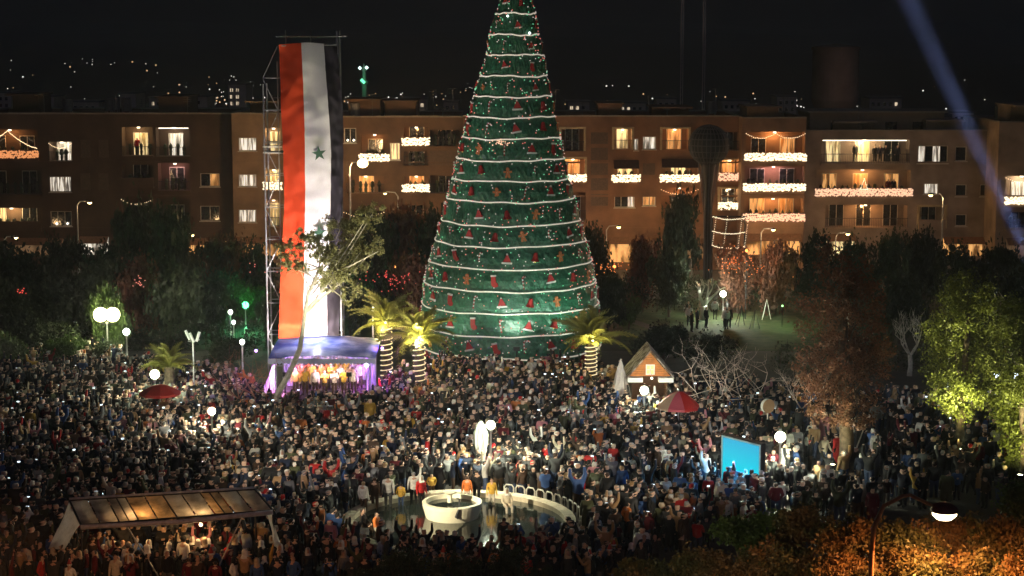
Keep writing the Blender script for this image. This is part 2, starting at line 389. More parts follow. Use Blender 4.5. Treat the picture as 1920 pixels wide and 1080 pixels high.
            if 'g' in fl:
                q = MB(); k = max(1, int(W/2))
                for j in range(k): garland(q, a+W*j/k, d-.15, a+W*(j+1)/k, d-.15, -.1, .45, 16, .045)
                q.build('garland', glow('warm_garland', (1,.72,.42), 2.5), t)
            if 't' in fl:
                q = MB(); garland(q, a+.2, b+1, (a+c)/2, d-.1, -.1, .05, 30); q.build('garland', glow('warm_garland', (1,.72,.42), 2.5), t); q = MB(); garland(q, (a+c)/2, d-.1, c-.1, b+1, -.1, .25, 30)
                q.build('garland', glow('warm_garland', (1,.72,.42), 2.5), t)
            if 'F' in fl:
                fm = mat('pale_bay_frame', (.42,.33,.2), .8, noise=.3, nscale=2); q = MB(); q.bb((a-.22,-.2,b-.004),(a-.01,-.006,d+.2)); q.bb((c+.01,-.2,b-.004),(c+.22,-.006,d+.2)); q.bb((a-.009,-.2,d+.01),(c+.009,-.006,d+.2)); q.build('bay_frame', fm, t)
            if 'c' in fl:
                MB().bb((a+.2,.3,d-.12),(c-.2,.4,d-.05)).build('strip_light', glow('strip_lamp', (1,.9,.7), 3), t)
            if 'a' in fl:
                MB().add([(a,-1.1,d-.75),(c,-1.1,d-.75),(c,-.003,d),(a,-.003,d)],[(0,1,2,3)]).build('awning', mat('brown_awning', (.10,.05,.035), .8, noise=.3), t)
            if em in 'wyop':
                light('balcony_lamp', 'POINT', ((a+c)/2, .55, d-.35), (62 if em!='o' else 50)*max(1,W/2.5)*(1.6 if 'L' in fl else 1), {'w':(1,.85,.62),'y':(1,.7,.34),'o':(1,.45,.14),'p':(1,.5,.5)}[em], t, .1)
                MB().bb(((a+c)/2-.12,.43,d-.14),((a+c)/2+.12,.67,d-.01)).build('ceiling_lamp', glow('ceiling_lamp', (1,.85,.6), 4), t)
            if 'x' in fl:   # plants, chairs and goods kept on the balcony
                q = MB()
                for k in range(int(W*1.5)):
                    xx = a+.3+(W-.6)*(k+.5)/int(W*1.5)+g.uniform(-.1,.1); yy_ = g.uniform(.2,1.0); q = MB(); zz_ = b+g.uniform(.25,.45)
                    q.lathe([(.1,b+.01-zz_),(.15,.05),(.1,.1),(.2*g.uniform(.7,1.2),.35),(.15,.6*g.uniform(.8,1.3)),(.01,.8)], 7); q.build('potted_plant', M_leafd, t, (xx, yy_, zz_))
    return t, ox, ztop

BW = (.17, .115, .08)
building('dark brown apartment block at far left, triangle of fairy lights on its top balcony', -60, 434, 214, (.075,.045,.028), [
 (-40,243,72,298,'log','o','tsOx'), (92,266,135,302,'log','w','rgx'), (-40,316,78,364,'log','d','x'), (92,331,134,360,'win','w'),
 (-40,390,78,431,'log','y','Lx'), (94,396,135,424,'win','n','b'), (228,238,288,292,'log','y','rLx'), (292,239,357,293,'log','w','rcx'),
 (228,309,288,350,'log','d','x'), (296,306,357,357,'log','p','rx'), (375,325,412,350,'win','o'), (228,371,288,428,'log','d','rgx'), (296,372,357,428,'log','d','rx'),
 (375,386,412,414,'win','n'), (150,262,170,296,'shut','n'), (184,262,204,296,'shut','n'), (150,325,170,356,'shut','n'),(184,325,204,356,'shut','n'),
 (150,445,205,478,'shop','w'), (240,448,425,480,'shop','o'), (0,448,120,480,'shop','d')])
building('narrow tan apartment block just left of the flag tower, three curtained windows one above another', 434, 560, 214, (.24,.16,.10), [
 (447,258,481,283,'win','w'), (447,327,481,350,'win','w'), (447,393,481,417,'win','w'),
 (497,240,527,290,'log','y','r'), (497,318,527,357,'log','y','sL'), (497,375,527,425,'log','y','r'), (440,446,550,480,'shop','o')], D=163.6)
building('reddish brown apartment block between the flag and the big Christmas tree', 560, 868, 220, (.12,.068,.042), [
 (645,240,668,268,'win','n','b'), (676,252,728,304,'log','o','sx'), (731,268,750,300,'win','y'), (757,238,803,274,'log','o','s'), (806,244,864,274,'log','d','x'),
 (757,284,803,310,'log','d','x'), (806,282,864,310,'shut','n'), (757,330,803,361,'log','o','sx'), (806,330,864,362,'log','d','rx'), (650,330,720,362,'log','o','rx'), (645,395,720,428,'log','d','gx'),
 (757,385,800,428,'log','d','r'), (830,380,864,412,'log','o','gx'), (645,448,740,480,'shop','o'), (770,448,860,480,'shop','o')])
building('brick red apartment block between Christmas tree and globe column, three bright balcony fronts', 868, 1392, 219, (.19,.098,.055), [
 (1053,242,1094,283,'log','d','rF'), (1053,298,1096,342,'log','o','sLF'), (1108,248,1140,270,'shut','n'), (1108,277,1140,300,'shut','n'), (1108,306,1140,328,'shut','n'), (1108,334,1140,357,'shut','n'), (1108,364,1140,386,'shut','n'), (1053,360,1098,412,'log','d','r'),
 (1152,242,1184,280,'log','y','rF'), (1189,260,1197,282,'win','w'), (1150,300,1197,343,'log','y','saxL'), (1205,256,1230,280,'win','w'), (1205,306,1228,328,'shut','n'), (1152,366,1190,389,'win','w'), (1205,366,1229,386,'win','o'),
 (1242,242,1290,281,'log','o','rF'), (1240,298,1309,343,'log','y','sax'), (1240,352,1308,408,'log','o','grx'), (1350,248,1384,282,'log','d','r'), (1350,300,1388,340,'log','o','sPLF'), (1350,354,1388,394,'log','y','srF'),
 (1130,446,1200,492,'shop','o'), (1215,450,1330,485,'shop','d'), (900,445,1040,480,'shop','o')])
building('narrow apartment block of three deep balconies blazing with white garlands, right of the globe column', 1392, 1512, 222, (.21,.125,.08), [
 (1399,247,1508,303,'log','o','sgLL'), (1396,312,1508,360,'log','p','sx'), (1396,372,1505,416,'log','o','sPxL'), (1400,440,1500,478,'shop','o')], D=162.5)
building('wide apartment block at right with a lit terrace of people on its top floor', 1512, 1874, 246, (.26,.2,.165), [
 (1540,262,1704,306,'log','y','cLr'), (1721,273,1777,306,'win','w'), (1531,318,1706,369,'log','o','sPx'), (1732,344,1759,364,'win','w'), (1792,275,1812,302,'win','n'), (1792,346,1812,368,'win','n'), (1838,346,1856,368,'win','n'),
 (1548,384,1700,426,'log','o','D'), (1724,388,1770,428,'log','d','F'), (1792,402,1812,424,'win','n'), (1540,441,1602,480,'shop','y'), (1650,448,1740,480,'shop','d'), (1768,446,1850,480,'shop','o')])
building('pale apartment block cut by the right edge of the photo, with one glaring balcony', 1874, 2010, 230, (.32,.23,.16), [
 (1886,330,1950,385,'log','w','sgL'), (1886,398,1950,430,'log','d','rx'), (1960,262,1990,295,'win','n'), (1886,448,1990,480,'shop','d')], D=161)
# set-back attic on top of the wide block
p = pd(1512, 208, 170); q = pd(1760, 246, 170)
at = thing('rooftop_penthouse', 'set-back rooftop storey above the lit terrace at right', 'building', ((p.x+q.x)/2, 168, q.z-1.2))
wd = q.x-p.x
MB().bb((-wd/2,0,0),(wd/2,7,p.z-q.z+1.1)).build('wall', mat('attic_wall', (.2,.14,.1), .85, noise=.25, nscale=.8), at)
MB().bb((-wd/2-.2,-.3,p.z-q.z+1.1),(wd/2+.2,7.2,p.z-q.z+1.25)).build('roof', mat('roof_coping', (.2,.2,.2)), at)
for k in range(4): MB().bb((-wd/2+2+k*2.6,-.06,1.1),(-wd/2+3.1+k*2.6,-.004,2.2)).build('window', M_glassd, at)
for (px, py) in ((1752, 216), (1776, 224)):
    pp = pd(px, py, 171); zt = fxz(0,246)[1]
    tt = thing('roof_lamp', 'small white lamp on a short post, %s on the right roof' % ('left one' if px < 1760 else 'right one'), 'lamp', (pp.x, 171, zt-.5))
    MB().tube([(0,0,0),(0,0,pp.z-zt+.5)], .03, 5).build('post', M_dark, tt)
    MB().box((0,-.1,pp.z-zt+.55),(.5 if px<1760 else .25,.2,.2)).build('lamp_head', glow('roof_lamp_head', (.9,.95,1), 2.5), tt)
# small lit wire tree on the roof of the narrow block
pp = pd(1448, 237, 166); wt = thing('lit_wire_tree', 'small white-lit wire Christmas tree standing on the roof above the garlanded balconies', 'light decoration', (pp.x, 166, pp.z))
q = MB(); q.tube([(0,0,-.9),(0,0,1.3)], .03, 5, 1)
for k in range(4):
    rr = .5*(1-k/4.5); q.bulbs([(rr*math.cos(a), rr*math.sin(a), k*.3+.1) for a in np.linspace(0, 2*PI, 12)[:-1]], .06)
q.bulbs([(0,0,1.35)], .16); q.build('lights', [glow('white_fairy_lights', (1,.9,.68), 2.4), M_dark], wt)
for (px, py, lb) in ((1620, 355, 'small outlined tree of white lights on the middle balcony at right'),):
    pp = pd(px, py, 164.4); wt = thing('light_outline_tree', lb, 'light decoration', (pp.x, 164.4, pp.z))
    q = MB(); garland(q, -.35, 0, 0, 1.0, 0, .05, 9, .05); garland(q, 0, 1.0, .35, 0, 0, .05, 9, .05); garland(q, -.35, 0, .35, 0, 0, 0, 8, .05); q.build('lights', glow('white_fairy_lights', (1,.9,.68), 2.4), wt)

# string-light arch in front of the buildings near the globe column
pa = pd(1336, 406, 150); pb = pd(1396, 460, 150)
ar = thing('lighted_gate_frame', 'square frame of fairy lights on posts beneath the globe column', 'light decoration', ((pa.x+pb.x)/2, 150, 0))
q = MB(); hw = (pb.x-pa.x)/2; z1, z0 = pa.z, pb.z
for xx in (-hw, hw): q.tube([(xx,0,0),(xx,0,z1)], .06, 6)
q.tube([(-hw,0,z1),(hw,0,z1)], .06, 6); q.build('posts', M_dark, ar)
q = MB()
for zz in (z1, (z0+z1)/2, z0): garland(q, -hw, zz, hw, zz-.1, -.08, .2, 30, .05)
for xx in (-hw, -hw*.3, hw*.6, hw): garland(q, xx, z0, xx+.3, z1, -.08, .06, 16, .035)
q.build('fairy_lights', glow('white_fairy_lights', (1,.9,.68), 2.4), ar)

# ================================================================= far city and masts
g = random.Random(3)
spec = [(0,320,112,200,28),(330,500,150,198,60),(380,470,140,170,30),(640,900,165,205,26),(860,900,155,175,9),(1020,1260,160,215,12),(1330,1520,170,215,20),(1460,1500,185,200,8),(140,180,110,125,3),(0,1920,150,210,26)]
P1 = []; P2 = []
for x0, x1, y0, y1, n in spec:
    for k in range(int(n*2.1)):
        px, py = g.uniform(x0, x1), g.uniform(y0, y1); D = 260 + (215 - py) / 100.0 * 1000 * g.uniform(.8, 1.2) 
        p = pd(px, py, D); s = D / F * g.choice([.7, .9, 1.1, 1.7]); (P1 if g.random() < .7 else P2).append((p, s))
q = MB()
for (p, s) in P1 + P2: q.bulbs([p], s, 0 if (p, s) in P1 else 1)
tag(q.build('city_lights', [glow('far_white_light', (1,.95,.85), 1.4), glow('far_amber_light', (1,.6,.3), 1.1)]), kind='stuff', label='scattered lights of the city on the dark slopes beyond the roofs')
M_far = mat('far_house_wall', (.45, .38, .33), .9, noise=.3, nscale=.3)
for k, (px, py, wpx, hpx, lb) in enumerate(((8,205,26,30,'grey far house at the left edge beyond the roofs'), (88,198,26,16,'low far house with one pale wall, second from the left edge'), (445,197,34,38,'far house with rows of lit windows just left of the flag tower'),
      (300,200,40,16,'dark flat far house above the left block'), (775,205,46,18,'far house with reddish lights behind the roofs, between flag and Christmas tree'), (1180,212,60,18,'long far house beyond the roofs, right of the Christmas tree'), (1660,205,60,20,'far house behind the right penthouse'),
      (160,206,50,14,'low dim far house above the second balcony window of the left block'),(240,196,30,20,'narrow dim far house above the red-decorated balcony'),(372,204,34,22,'dim far house above the left block near its right end'),(560,200,40,26,'far house hidden behind the flag'),(700,205,34,16,'small far house below the green minaret'),(845,206,26,14,'small far house close to the left side of the Christmas tree'),(1085,208,40,16,'far house above the right side of the Christmas tree'),(1250,206,36,20,'far house just left of the two masts'),(1380,208,50,18,'far house right of the two masts'),(1475,206,36,24,'far house above the garlanded balconies'),(1800,228,50,16,'far house above the dark windows of the wide right block'))):
    D = 320; p = pd(px, py, D); sW, sH = wpx*D/F, hpx*D/F
    t = thing('distant_house', lb, 'house', (p.x, D, hill(p.x, D)), 0, 'far houses beyond the roofs'); zt = p.z - hill(p.x, D) + sH
    MB().bb((-sW/2,0,0),(sW/2,8,zt)).build('wall', M_far, t); MB().bb((-sW/2-.2,-.2,zt),(sW/2+.2,8.2,zt+.3)).build('roof', M_tank, t)
    for i in range(max(2, int(sW/1.1))):
        for j in range(2 if sH < 3 else 3):
            MB().bb((-sW/2+.4+i*1.05,-.05,zt-1.3-j*1.2),(-sW/2+.9+i*1.05,-.01,zt-.7-j*1.2)).build('window', curtain('far_window', (1,.8,.55), .9, 3) if (k in (2,4) or g.random()<.15) else M_glassd, t)
# green minaret
p = pd(683, 160, 420); mn = thing('minaret', 'slim green-lit minaret on the skyline, right of the flag', 'minaret', (p.x, 420, hill(p.x,420)))
zt = pd(683, 125, 420).z - hill(p.x,420)
MB().lathe([(.6,0),(.55,zt-4.2),(.95,zt-3.9),(.95,zt-3.3),(.45,zt-3.2),(.4,zt-1),(.6,zt-.9),(.05,zt+1)], 12).build('shaft', mat('minaret_wall', (.25,.3,.25), .8, noise=.2), mn)
MB().bulbs([(-.9,-1.1,zt-.3),(.7,-1.1,zt-.2)], .45).build('lamp', glow('minaret_lamp', (.7,1,.9), 3), mn)
MB().bulbs([(0,-1.5,zt-3.6),(-.4,-1.5,zt-3.2)], .5).build('green_lamp', glow('green_lamp', (.2,1,.55), 1.6), mn)
light('minaret_light', 'POINT', (0,-4,zt-3), 220, (.2,1,.5), mn)
# two tall masts
for px, lb in ((1277, 'tall thin mast rising out of the picture, left one of the two'), (1318, 'tall thin mast rising out of the picture, right one of the two')):
    p = pd(px, 190, 200); t = thing('mast', lb, 'mast', (p.x, 200, 0), 0, 'tall thin masts behind the brick block')
    q = MB(); hh = 40
    for a in range(3): q.tube([(.16*math.cos(a*2.1), .16*math.sin(a*2.1), 0), (.16*math.cos(a*2.1), .16*math.sin(a*2.1), hh)], .045, 5)
    q.build('rails', mat('mast_paint', (.6,.5,.5), .6), t)
    q = MB()
    for k in range(50): z = k*.8; q.tube([(.16,0,z),(.16*math.cos(2.1),.16*math.sin(2.1),z+.4),(.16*math.cos(4.2),.16*math.sin(4.2),z+.8)], .02, 3)
    q.build('lattice', mat('mast_paint', (.6,.5,.5)), t)
# water tower
p = pd(1565, 190, 235); t = thing('water_tower', 'round concrete water tower rising dimly behind the right roofs', 'tower', (p.x, 235, 0)); zt = pd(1565, 88, 235).z; r = 43*235/F
MB().lathe([(r*.75,0),(r*.75,zt-9),(r,zt-7),(r,zt-.4)], 28).build('shaft', mat('tower_concrete', (.22,.16,.13), .9, noise=.3, nscale=.4), t)
MB().lathe([(r+.15,zt-.4),(r+.15,zt),(.01,zt+.5)], 28).build('roof', mat('tower_concrete', (.2,.2,.2)), t)
light('tower_light', 'POINT', (0, -9, zt-5), 80, (1,.62,.42), t, .3)
# globe column
p = gp(1325, 530); Dg = p.y; t = thing('globe_column', 'dark lattice globe on a tapering cup and tall column before the brick block', 'monument', (p.x, Dg, 0))
zc = pd(1325, 272, Dg).z; rg = 38*Dg/F; zb = pd(1325, 400, Dg).z
q = MB(); q.lathe([(.32,0),(.26,zb),(.34,zb+.1),(.36,zb+(zc-rg*.8-zb)*.45),(rg*.34,zc-rg*1.06),(rg*.42,zc-rg*.9)], 14); q.build('column', mat('column_metal', (.06,.055,.055), .5, metal=.4, noise=.2), t, smooth=True)
MB().ball((0,0,zc), rg*.93, 20).build('globe_core', mat('globe_core', (.02,.022,.025), .6), t, smooth=True)
q = MB()
for k in range(14):
    a = PI*k/14; q.tube([((rg)*math.cos(b)*math.cos(a), rg*math.cos(b)*math.sin(a), zc+rg*math.sin(b)) for b in np.linspace(0, 2*PI, 25)], .04, 4)
for k in range(-4, 5):
    zz = rg*math.sin(k*PI/10); rr = rg*math.cos(k*PI/10); q.tube([(rr*math.cos(b), rr*math.sin(b), zc+zz) for b in np.linspace(0, 2*PI, 25)], .04, 4)
q.build('lattice', mat('lattice_metal', (.12,.12,.13), .5, metal=.4), t)
q = MB()
for k in range(8):
    a = 2*PI*k/8; q.tube([(.3*math.cos(a), .3*math.sin(a), 0), (.34*math.cos(a),.34*math.sin(a), zb), (rg*.5*math.cos(a), rg*.5*math.sin(a), zc-rg*.86)], .05, 4)
q.build('rib', mat('lattice_metal', (.1,.1,.1)), t)

# ================================================================= big Christmas tree
RINGS = [(25,33,967),(65,42,964),(103,49,966),(143,58,963),(182,68,961),(221,77,959),(261,87,959),(302,96,957),(341,104,957),(380,115,958),
         (424,125,958),(464,136,957),(506,148,957),(548,156,956),(590,161,957),(632,163,957),(674,165,957)]
TD = 118.5
tb = gp(957, 700); tb = Vector((pd(957, 600, TD).x, TD, 0))
tree = thing('christmas_tree', 'giant green cone Christmas tree with white rope garlands and red ornaments, taller than the picture', 'Christmas tree', tb)
prof = []
for (y, hw, cx) in RINGS:
    r = hw * TD / F * 1.02; z = pd(cx, y, TD - r).z; prof.append((r, z, pd(cx, y, TD).x - tb.x))
prof.insert(0, (.62, prof[0][1] + 1.5, prof[0][2] + .05)); prof.insert(0, (.12, prof[0][1] + 1.6, prof[0][2] + .1)); prof.append((5.75, .35, 0))
M_green = mat('green_tinsel_cloth', (.022, .115, .06), .45, .7, noise=.6, nscale=6, bump=1.0)
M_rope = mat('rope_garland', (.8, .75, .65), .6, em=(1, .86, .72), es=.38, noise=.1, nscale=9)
NS = 128
for i in range(len(prof) - 1):
    (r0, z0, c0), (r1, z1, c1) = prof[i], prof[i+1]; q = MB(); rows = 4
    vs = []; ph = rnd.random() * 6
    for j in range(rows + 1):
        t = j / rows; rr = r0 + (r1 - r0) * t; 
        for k in range(NS):
            a = 2*PI*k/NS; bul = .09 * math.sin(PI*t) + .05 * abs(math.sin(a*9 + ph)) * math.sin(PI*t) + rnd.uniform(-.045,.045)
            vs.append((c0+(c1-c0)*t + (rr+bul)*math.cos(a), (rr+bul)*math.sin(a), z0+(z1-z0)*t))
    q.add(vs, [(j*NS+k, j*NS+(k+1)%NS, (j+1)*NS+(k+1)%NS, (j+1)*NS+k) for j in range(rows) for k in range(NS)])
    q.build('cloth_band', M_green, tree)
    if 0 < i:
        q = MB(); ph = rnd.random()*6; nsw = max(4, int(r0*2.0))
        q.tube([(c0+(r0+.12)*math.cos(a), (r0+.12)*math.sin(a), z0 + .02*math.cos(nsw*a+ph)+.035*math.sin(3*a+ph*2)+.02*math.sin(11*a+ph)) for a in np.linspace(0, 2*PI, 129)], .046, 6, cap=False)
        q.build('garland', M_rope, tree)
MB().tube([(prof[0][2],0,prof[0][1]-.5),(prof[0][2],0,prof[0][1]+1)], .06, 6).build('top_spike', M_steel, tree)
q = MB()
for k in range(16):
    a = 2*PI*k/16; q.tube([(5.55*math.cos(a),5.55*math.sin(a),0),(5.5*math.cos(a),5.5*math.sin(a),prof[-2][1])], .07, 5)
q.build('frame', M_steel, tree)
# ornaments
M_red = mat('red_felt', (.33, .02, .018), .6, .4, noise=.15); M_redw = mat('white_fur', (.6, .58, .55), .8)
M_brownorn = mat('gingerbread', (.42, .13, .04), .7, noise=.1); M_gold = mat('gold_bell', (.6, .35, .08), .35, metal=.6)
def orn(kind):
    q = MB()
    if kind == 'santa_hat':
        q.prism([(-.34,-.2),(.34,-.2),(.16,.18),(.02,.42),(-.1,.36),(-.2,.1)], -.08, .02); q.prism([(-.42,-.34),(.42,-.34),(.42,-.2),(-.42,-.2)], -.12, .03, 1); q.ball((-.02,-.04,.46), .09, 6, 1)
    elif kind == 'stocking':
        q.prism([(-.2,.42),(.16,.42),(.16,-.05),(.32,-.22),(.3,-.42),(.05,-.5),(-.2,-.34),(-.24,0)], -.09, .02); q.prism([(-.25,.4),(.2,.4),(.2,.54),(-.25,.54)], -.12, .03, 1)
    elif kind == 'bell':
        q.lathe([(.02,.42),(.14,.36),(.2,.1),(.26,-.12),(.38,-.3)], 12); q.ball((0,0,-.33), .09, 6, 1)
    elif kind == 'candy_cane':
        pts = [(0,0,-.55+.14*k) for k in range(7)] + [(.12-.12*math.cos(a), 0, .35+.14*math.sin(a)) for a in np.linspace(.6, PI, 4)]
        for k in range(len(pts)-1): q.tube([pts[k], pts[k+1]], .065, 6, k % 2)
    elif kind == 'gingerbread_man':
        q.prism([(-.1,.12),(-.34,.16),(-.36,.0),(-.12,-.04),(-.24,-.42),(-.06,-.46),(0,-.2),(.06,-.46),(.24,-.42),(.12,-.04),(.36,0),(.34,.16),(.1,.12),(.16,.28),(.08,.42),(-.08,.42),(-.16,.28)], -.07, .02, 0)
        q.bulbs([(-.05,-.09,.3),(.05,-.09,.3),(0,-.09,.02),(0,-.09,-.1)], .025, 1)
    ms = {'santa_hat':[M_red,M_redw],'stocking':[M_red,M_redw],'bell':[M_red,M_gold],'candy_cane':[M_red,M_redw],'gingerbread_man':[M_brownorn,M_redw]}[kind]
    return q.mesh(kind, ms)
OM = {k: orn(k) for k in ('santa_hat','stocking','bell','candy_cane','gingerbread_man')}
seq = ['santa_hat','stocking','candy_cane','santa_hat','bell','gingerbread_man','candy_cane']
si = 0
for i in range(1, len(prof) - 1):
    (r0, z0, c0), (r1, z1, c1) = prof[i], prof[i+1]; rm = (r0+r1)/2; n = max(6, int(2*PI*rm/1.75)); ph = rnd.random()*6
    for k in range(n):
        a = ph + 2*PI*k/n; kd = seq[si % 7]; si += 1; s = .8 if rm > 2.5 else .62
        zz = (z0+z1)/2 + rnd.uniform(-.1,.1)
        link(kd, OM[kd], tree, ((c0+c1)/2 + (rm+.14)*math.cos(a), (rm+.14)*math.sin(a), zz), sc=s, rot=(R(rnd.uniform(-3,3)), R(rnd.uniform(-14,14)), a + PI/2))
P = {0: [], 1: [], 2: []}
for k in range(4300):
    z = rnd.uniform(.5, prof[0][1])
    for i in range(len(prof)-1):
        if prof[i+1][1] <= z <= prof[i][1]:
            t = (z-prof[i+1][1])/(prof[i][1]-prof[i+1][1]); r = prof[i+1][0]*(1-t)+prof[i][0]*t; c = prof[i+1][2]*(1-t)+prof[i][2]*t
    if rnd.random() > (r + 1) / 6.7: continue
    a = rnd.random()*2*PI; cl = math.sin(a*5+z*1.3)*math.sin(z*2.1+a*2)
    if cl < -.1 and rnd.random() < .75: continue
    P[rnd.choices((0,1,2), (.3,.3,.4))[0]].append((c+(r+.16)*math.cos(a), (r+.16)*math.sin(a), z))
q = MB(); q.bulbs(P[0], .042, 0); q.bulbs(P[1], .042, 1); q.bulbs(P[2], .044, 2)
tag(q.build('fairy_lights', [glow('tree_light_white', (1,.86,.8), .65), glow('tree_light_green', (.25,.95,.5), .8), glow('tree_light_red', (1,.25,.2), .9)], tree), kind='stuff')
# one very bright lamp on the cloth at lower right, and the brighter clusters
for (px, py, s, colr) in ((1034,556,.17,(.7,1,.85)),(1038,582,.13,(.75,1,.85)),(993,62,.08,(.9,.95,1)),(952,30,.07,(1,1,1))):
    p = pd(px, py, TD - 4.9 if py > 200 else TD-1.4); q = MB().ball((0,0,0), s, 8); q.build('spot_lamp', glow('bright_spot', (.8,1,.9), 5), tree, p - tb)
for (px, py, wx, wy, n) in ((960,560,50,14,60),(935,650,22,20,50),(1010,650,28,18,60),(1000,435,18,18,30),(1040,430,16,18,36),(985,325,50,8,44),(940,267,24,6,26)):
    PP = []
    for k in range(n):
        x, y = rnd.gauss(px, wx*.5), rnd.gauss(py, wy*.5); rr = 5.2 if y > 500 else (4 if y > 400 else 3.1)
        p = pd(x, y, TD); dx = p.x - tb.x
        if abs(dx) < rr: p = pd(x, y, TD - math.sqrt(rr*rr-dx*dx) - .4); PP.append(p - tb)
    cc = ('tree_cluster_green', (.5,1,.55), 1.1) if py > 400 else ('tree_cluster_warm', (1,.6,.4), 1.3)
    MB().bulbs(PP, .05).build('light_cluster', glow(*cc), tree)
# floodlights on the paving at the foot of the tree
for (dx, dy, en, cc) in ((-4.2,-7.6,500,(.85,1,.75)),(4.4,-7.6,1100,(.7,1,.8)),(.4,-9,1500,(.9,1,.85))):
    fl = thing('floodlight', {-4.2:'left',4.4:'right',.4:'middle'}[dx] + ' floodlight on a short post aimed at the foot of the Christmas tree', 'floodlight', (tb.x+dx, TD+dy, 0), 0)
    q = MB(); q.tube([(0,0,0),(0,0,2.1)], .04, 6); q.box((0,0,2.2),(.4,.14,.26)); q.build('body', M_black, fl)
    MB().box((0,.075,2.2),(.34,.012,.2)).build('lens', glow('flood_lens', (.8,1,.85), 8), fl)
    light('flood_light', 'SPOT', (0,.1,2.25), en, cc, fl, .12, target=(-dx*.5, 7, 9.5), angle=95, blend=.8)

# ================================================================= flag tower
FD = 108.0
def P_(px, py, D): return pd(px, py, D)
p0 = P_(571, 600, FD); ft = thing('scaffold_tower', 'tall steel scaffold tower standing behind the hanging flag', 'scaffold', (p0.x, FD+1, 0))
o0 = Vector((p0.x, FD+1, 0)); q = MB(); zt = P_(580, 68, FD+1).z
xs_ = [P_(x, 600, FD+1).x - o0.x for x in (502, 640)]
for xx in xs_:
    for yy in (0, 1.6):
        top = zt - 2.9 if xx < 0 else zt+.3
        q.tube([(xx, yy, 0), (xx, yy, top)], .055, 6)
q.build('upright', M_steel, ft)
nlev = int(zt / 2.0); q = MB()
for k in range(nlev):
    z = 1.2 + k*2.0
    if z > zt - 2.2: break
    for yy in (0, 1.6): q.tube([(xs_[0], yy, z), (xs_[1], yy, z)], .035, 5)
    for xx in xs_: q.tube([(xx, 0, z), (xx, 1.6, z)], .035, 5)
    mid = (xs_[0] + .9)
    q.tube([(xs_[0], 0, z), (mid, 0, z+1.9)] if k % 2 else [(mid, 0, z), (xs_[0], 0, z+1.9)], .028, 5)
    q.tube([(mid, 0, z-1), (mid, 0, z+1)], .045, 5)
q.build('crossbars', M_steel, ft)
q = MB(); xa, xb = P_(518, 68, FD+1).x-o0.x, P_(650, 68, FD+1).x-o0.x
q.tube([(xa,0,zt),(xb,0,zt)], .06, 6)
for px in (536, 583, 631):
    xx = P_(px, 68, FD+1).x-o0.x; q.tube([(xx,0,zt-1.2),(xx,0,zt+.35)], .05, 6)
q.build('top_bar', M_steel, ft)
zpl = P_(510, 284, FD+1).z; q = MB(); q.bb((xs_[0]-.1,-.05,zpl-.12),(xs_[0]+1.1,1.6,zpl-.06)); q.bb((xs_[0]-.1,-.06,zpl+.25),(xs_[0]+1.1,-.02,zpl+.32)); q.build('work_platform', M_white, ft)
flag = thing('flag', 'giant vertical red, white and black flag with green stars hanging from the scaffold', 'flag', (p0.x, FD, 0)); fo = Vector((p0.x, FD, 0))
KX = [(84,523,565,607,630),(200,527,570,616,641),(290,531,572,621,642),(380,533,572,620,641),(450,530,571,618,640),(540,525,570,613,636),(644,522,566,613,634)]
def kx(y, j):
    for a, b in zip(KX, KX[1:]):
        if y <= b[0]: t = (y-a[0])/(b[0]-a[0]); return a[j]*(1-t)+b[j]*t
    return KX[-1][j]
def stripe(name, j, m, off):
    q = MB(); NY, NX = 110, 10; vs = []
    for i in range(NY+1):
        y = 84 + 560*i/NY
        xl, xr = kx(y, j), kx(y, j+1)
        for k in range(NX+1):
            t = k/NX; gx = (j-1+t); x = xl+(xr-xl)*t; yy = y - (4*math.sin(gx*1.3) if i == 0 else 0)
            amp = .10 if j == 2 else (.13 if j == 1 else .3)
            dp = amp*.55*(2.6*mnoise.noise((gx*1.1, y*.018, 3.1)) + 1.5*mnoise.noise((gx*2.2+y*.012, y*.06, 7.7)) + .5*mnoise.noise((gx*4, y*.16-gx*.9, 1.3))) + (.55*t if j == 3 else 0)
            p = P_(x, yy, FD) ; vs.append((p.x-fo.x, dp, p.z))
    q.add(vs, [(i*(NX+1)+k, (i+1)*(NX+1)+k, (i+1)*(NX+1)+k+1, i*(NX+1)+k+1) for i in range(NY) for k in range(NX)])
    return q.build(name, m, flag, smooth=True)
def cloth(name, c): return mat(name, c, .75, .2, noise=.07, nscale=1.2, transl=.12)
stripe('red_stripe', 1, cloth('flag_red', (.6,.055,.014)), 0); stripe('white_stripe', 2, cloth('flag_white', (.72,.7,.72)), 0); stripe('black_stripe', 3, cloth('flag_black', (.035,.03,.04)), 0)
for (px, py) in ((598,288),(599,437)):
    p = P_(px, py, FD-.35); r1 = 14.5*FD/F; pts = []
    for k in range(10):
        a = PI/2 + k*PI/5 + .12; rr = r1 if k % 2 == 0 else r1*.4; pts.append((p.x-fo.x+rr*math.cos(a), p.z+rr*math.sin(a)))
    MB().prism(pts, -.34, -.32).build('star', mat('star_green', (.03,.09,.05), .7), flag)
MB().tube([(P_(523,84,FD).x-fo.x, .05, P_(540,86,FD).z),(P_(630,84,FD).x-fo.x, .05, P_(540,84,FD).z)], .04, 6).build('top_rod', M_steel, flag)
fl = thing('floodlight', 'floodlight on the stage roof aimed up at the hanging flag', 'floodlight', (p0.x+1.3, FD-5.4, P_(600,652,FD-5.4).z))
q = MB(); q.box((0,0,.1),(.5,.3,.2)); q.tube([(0,0,-.5),(0,0,.1)], .05, 6); q.build('body', M_black, fl)
MB().box((0,0,.215),(.42,.24,.02)).build('lens', glow('flood_lens', (1,1,1), 8), fl)
light('flood_light', 'SPOT', (0,0,.3), 21000, (1,.86,.8), fl, .15, target=(-1.0, 5.4, 8.5), angle=88, blend=.8)
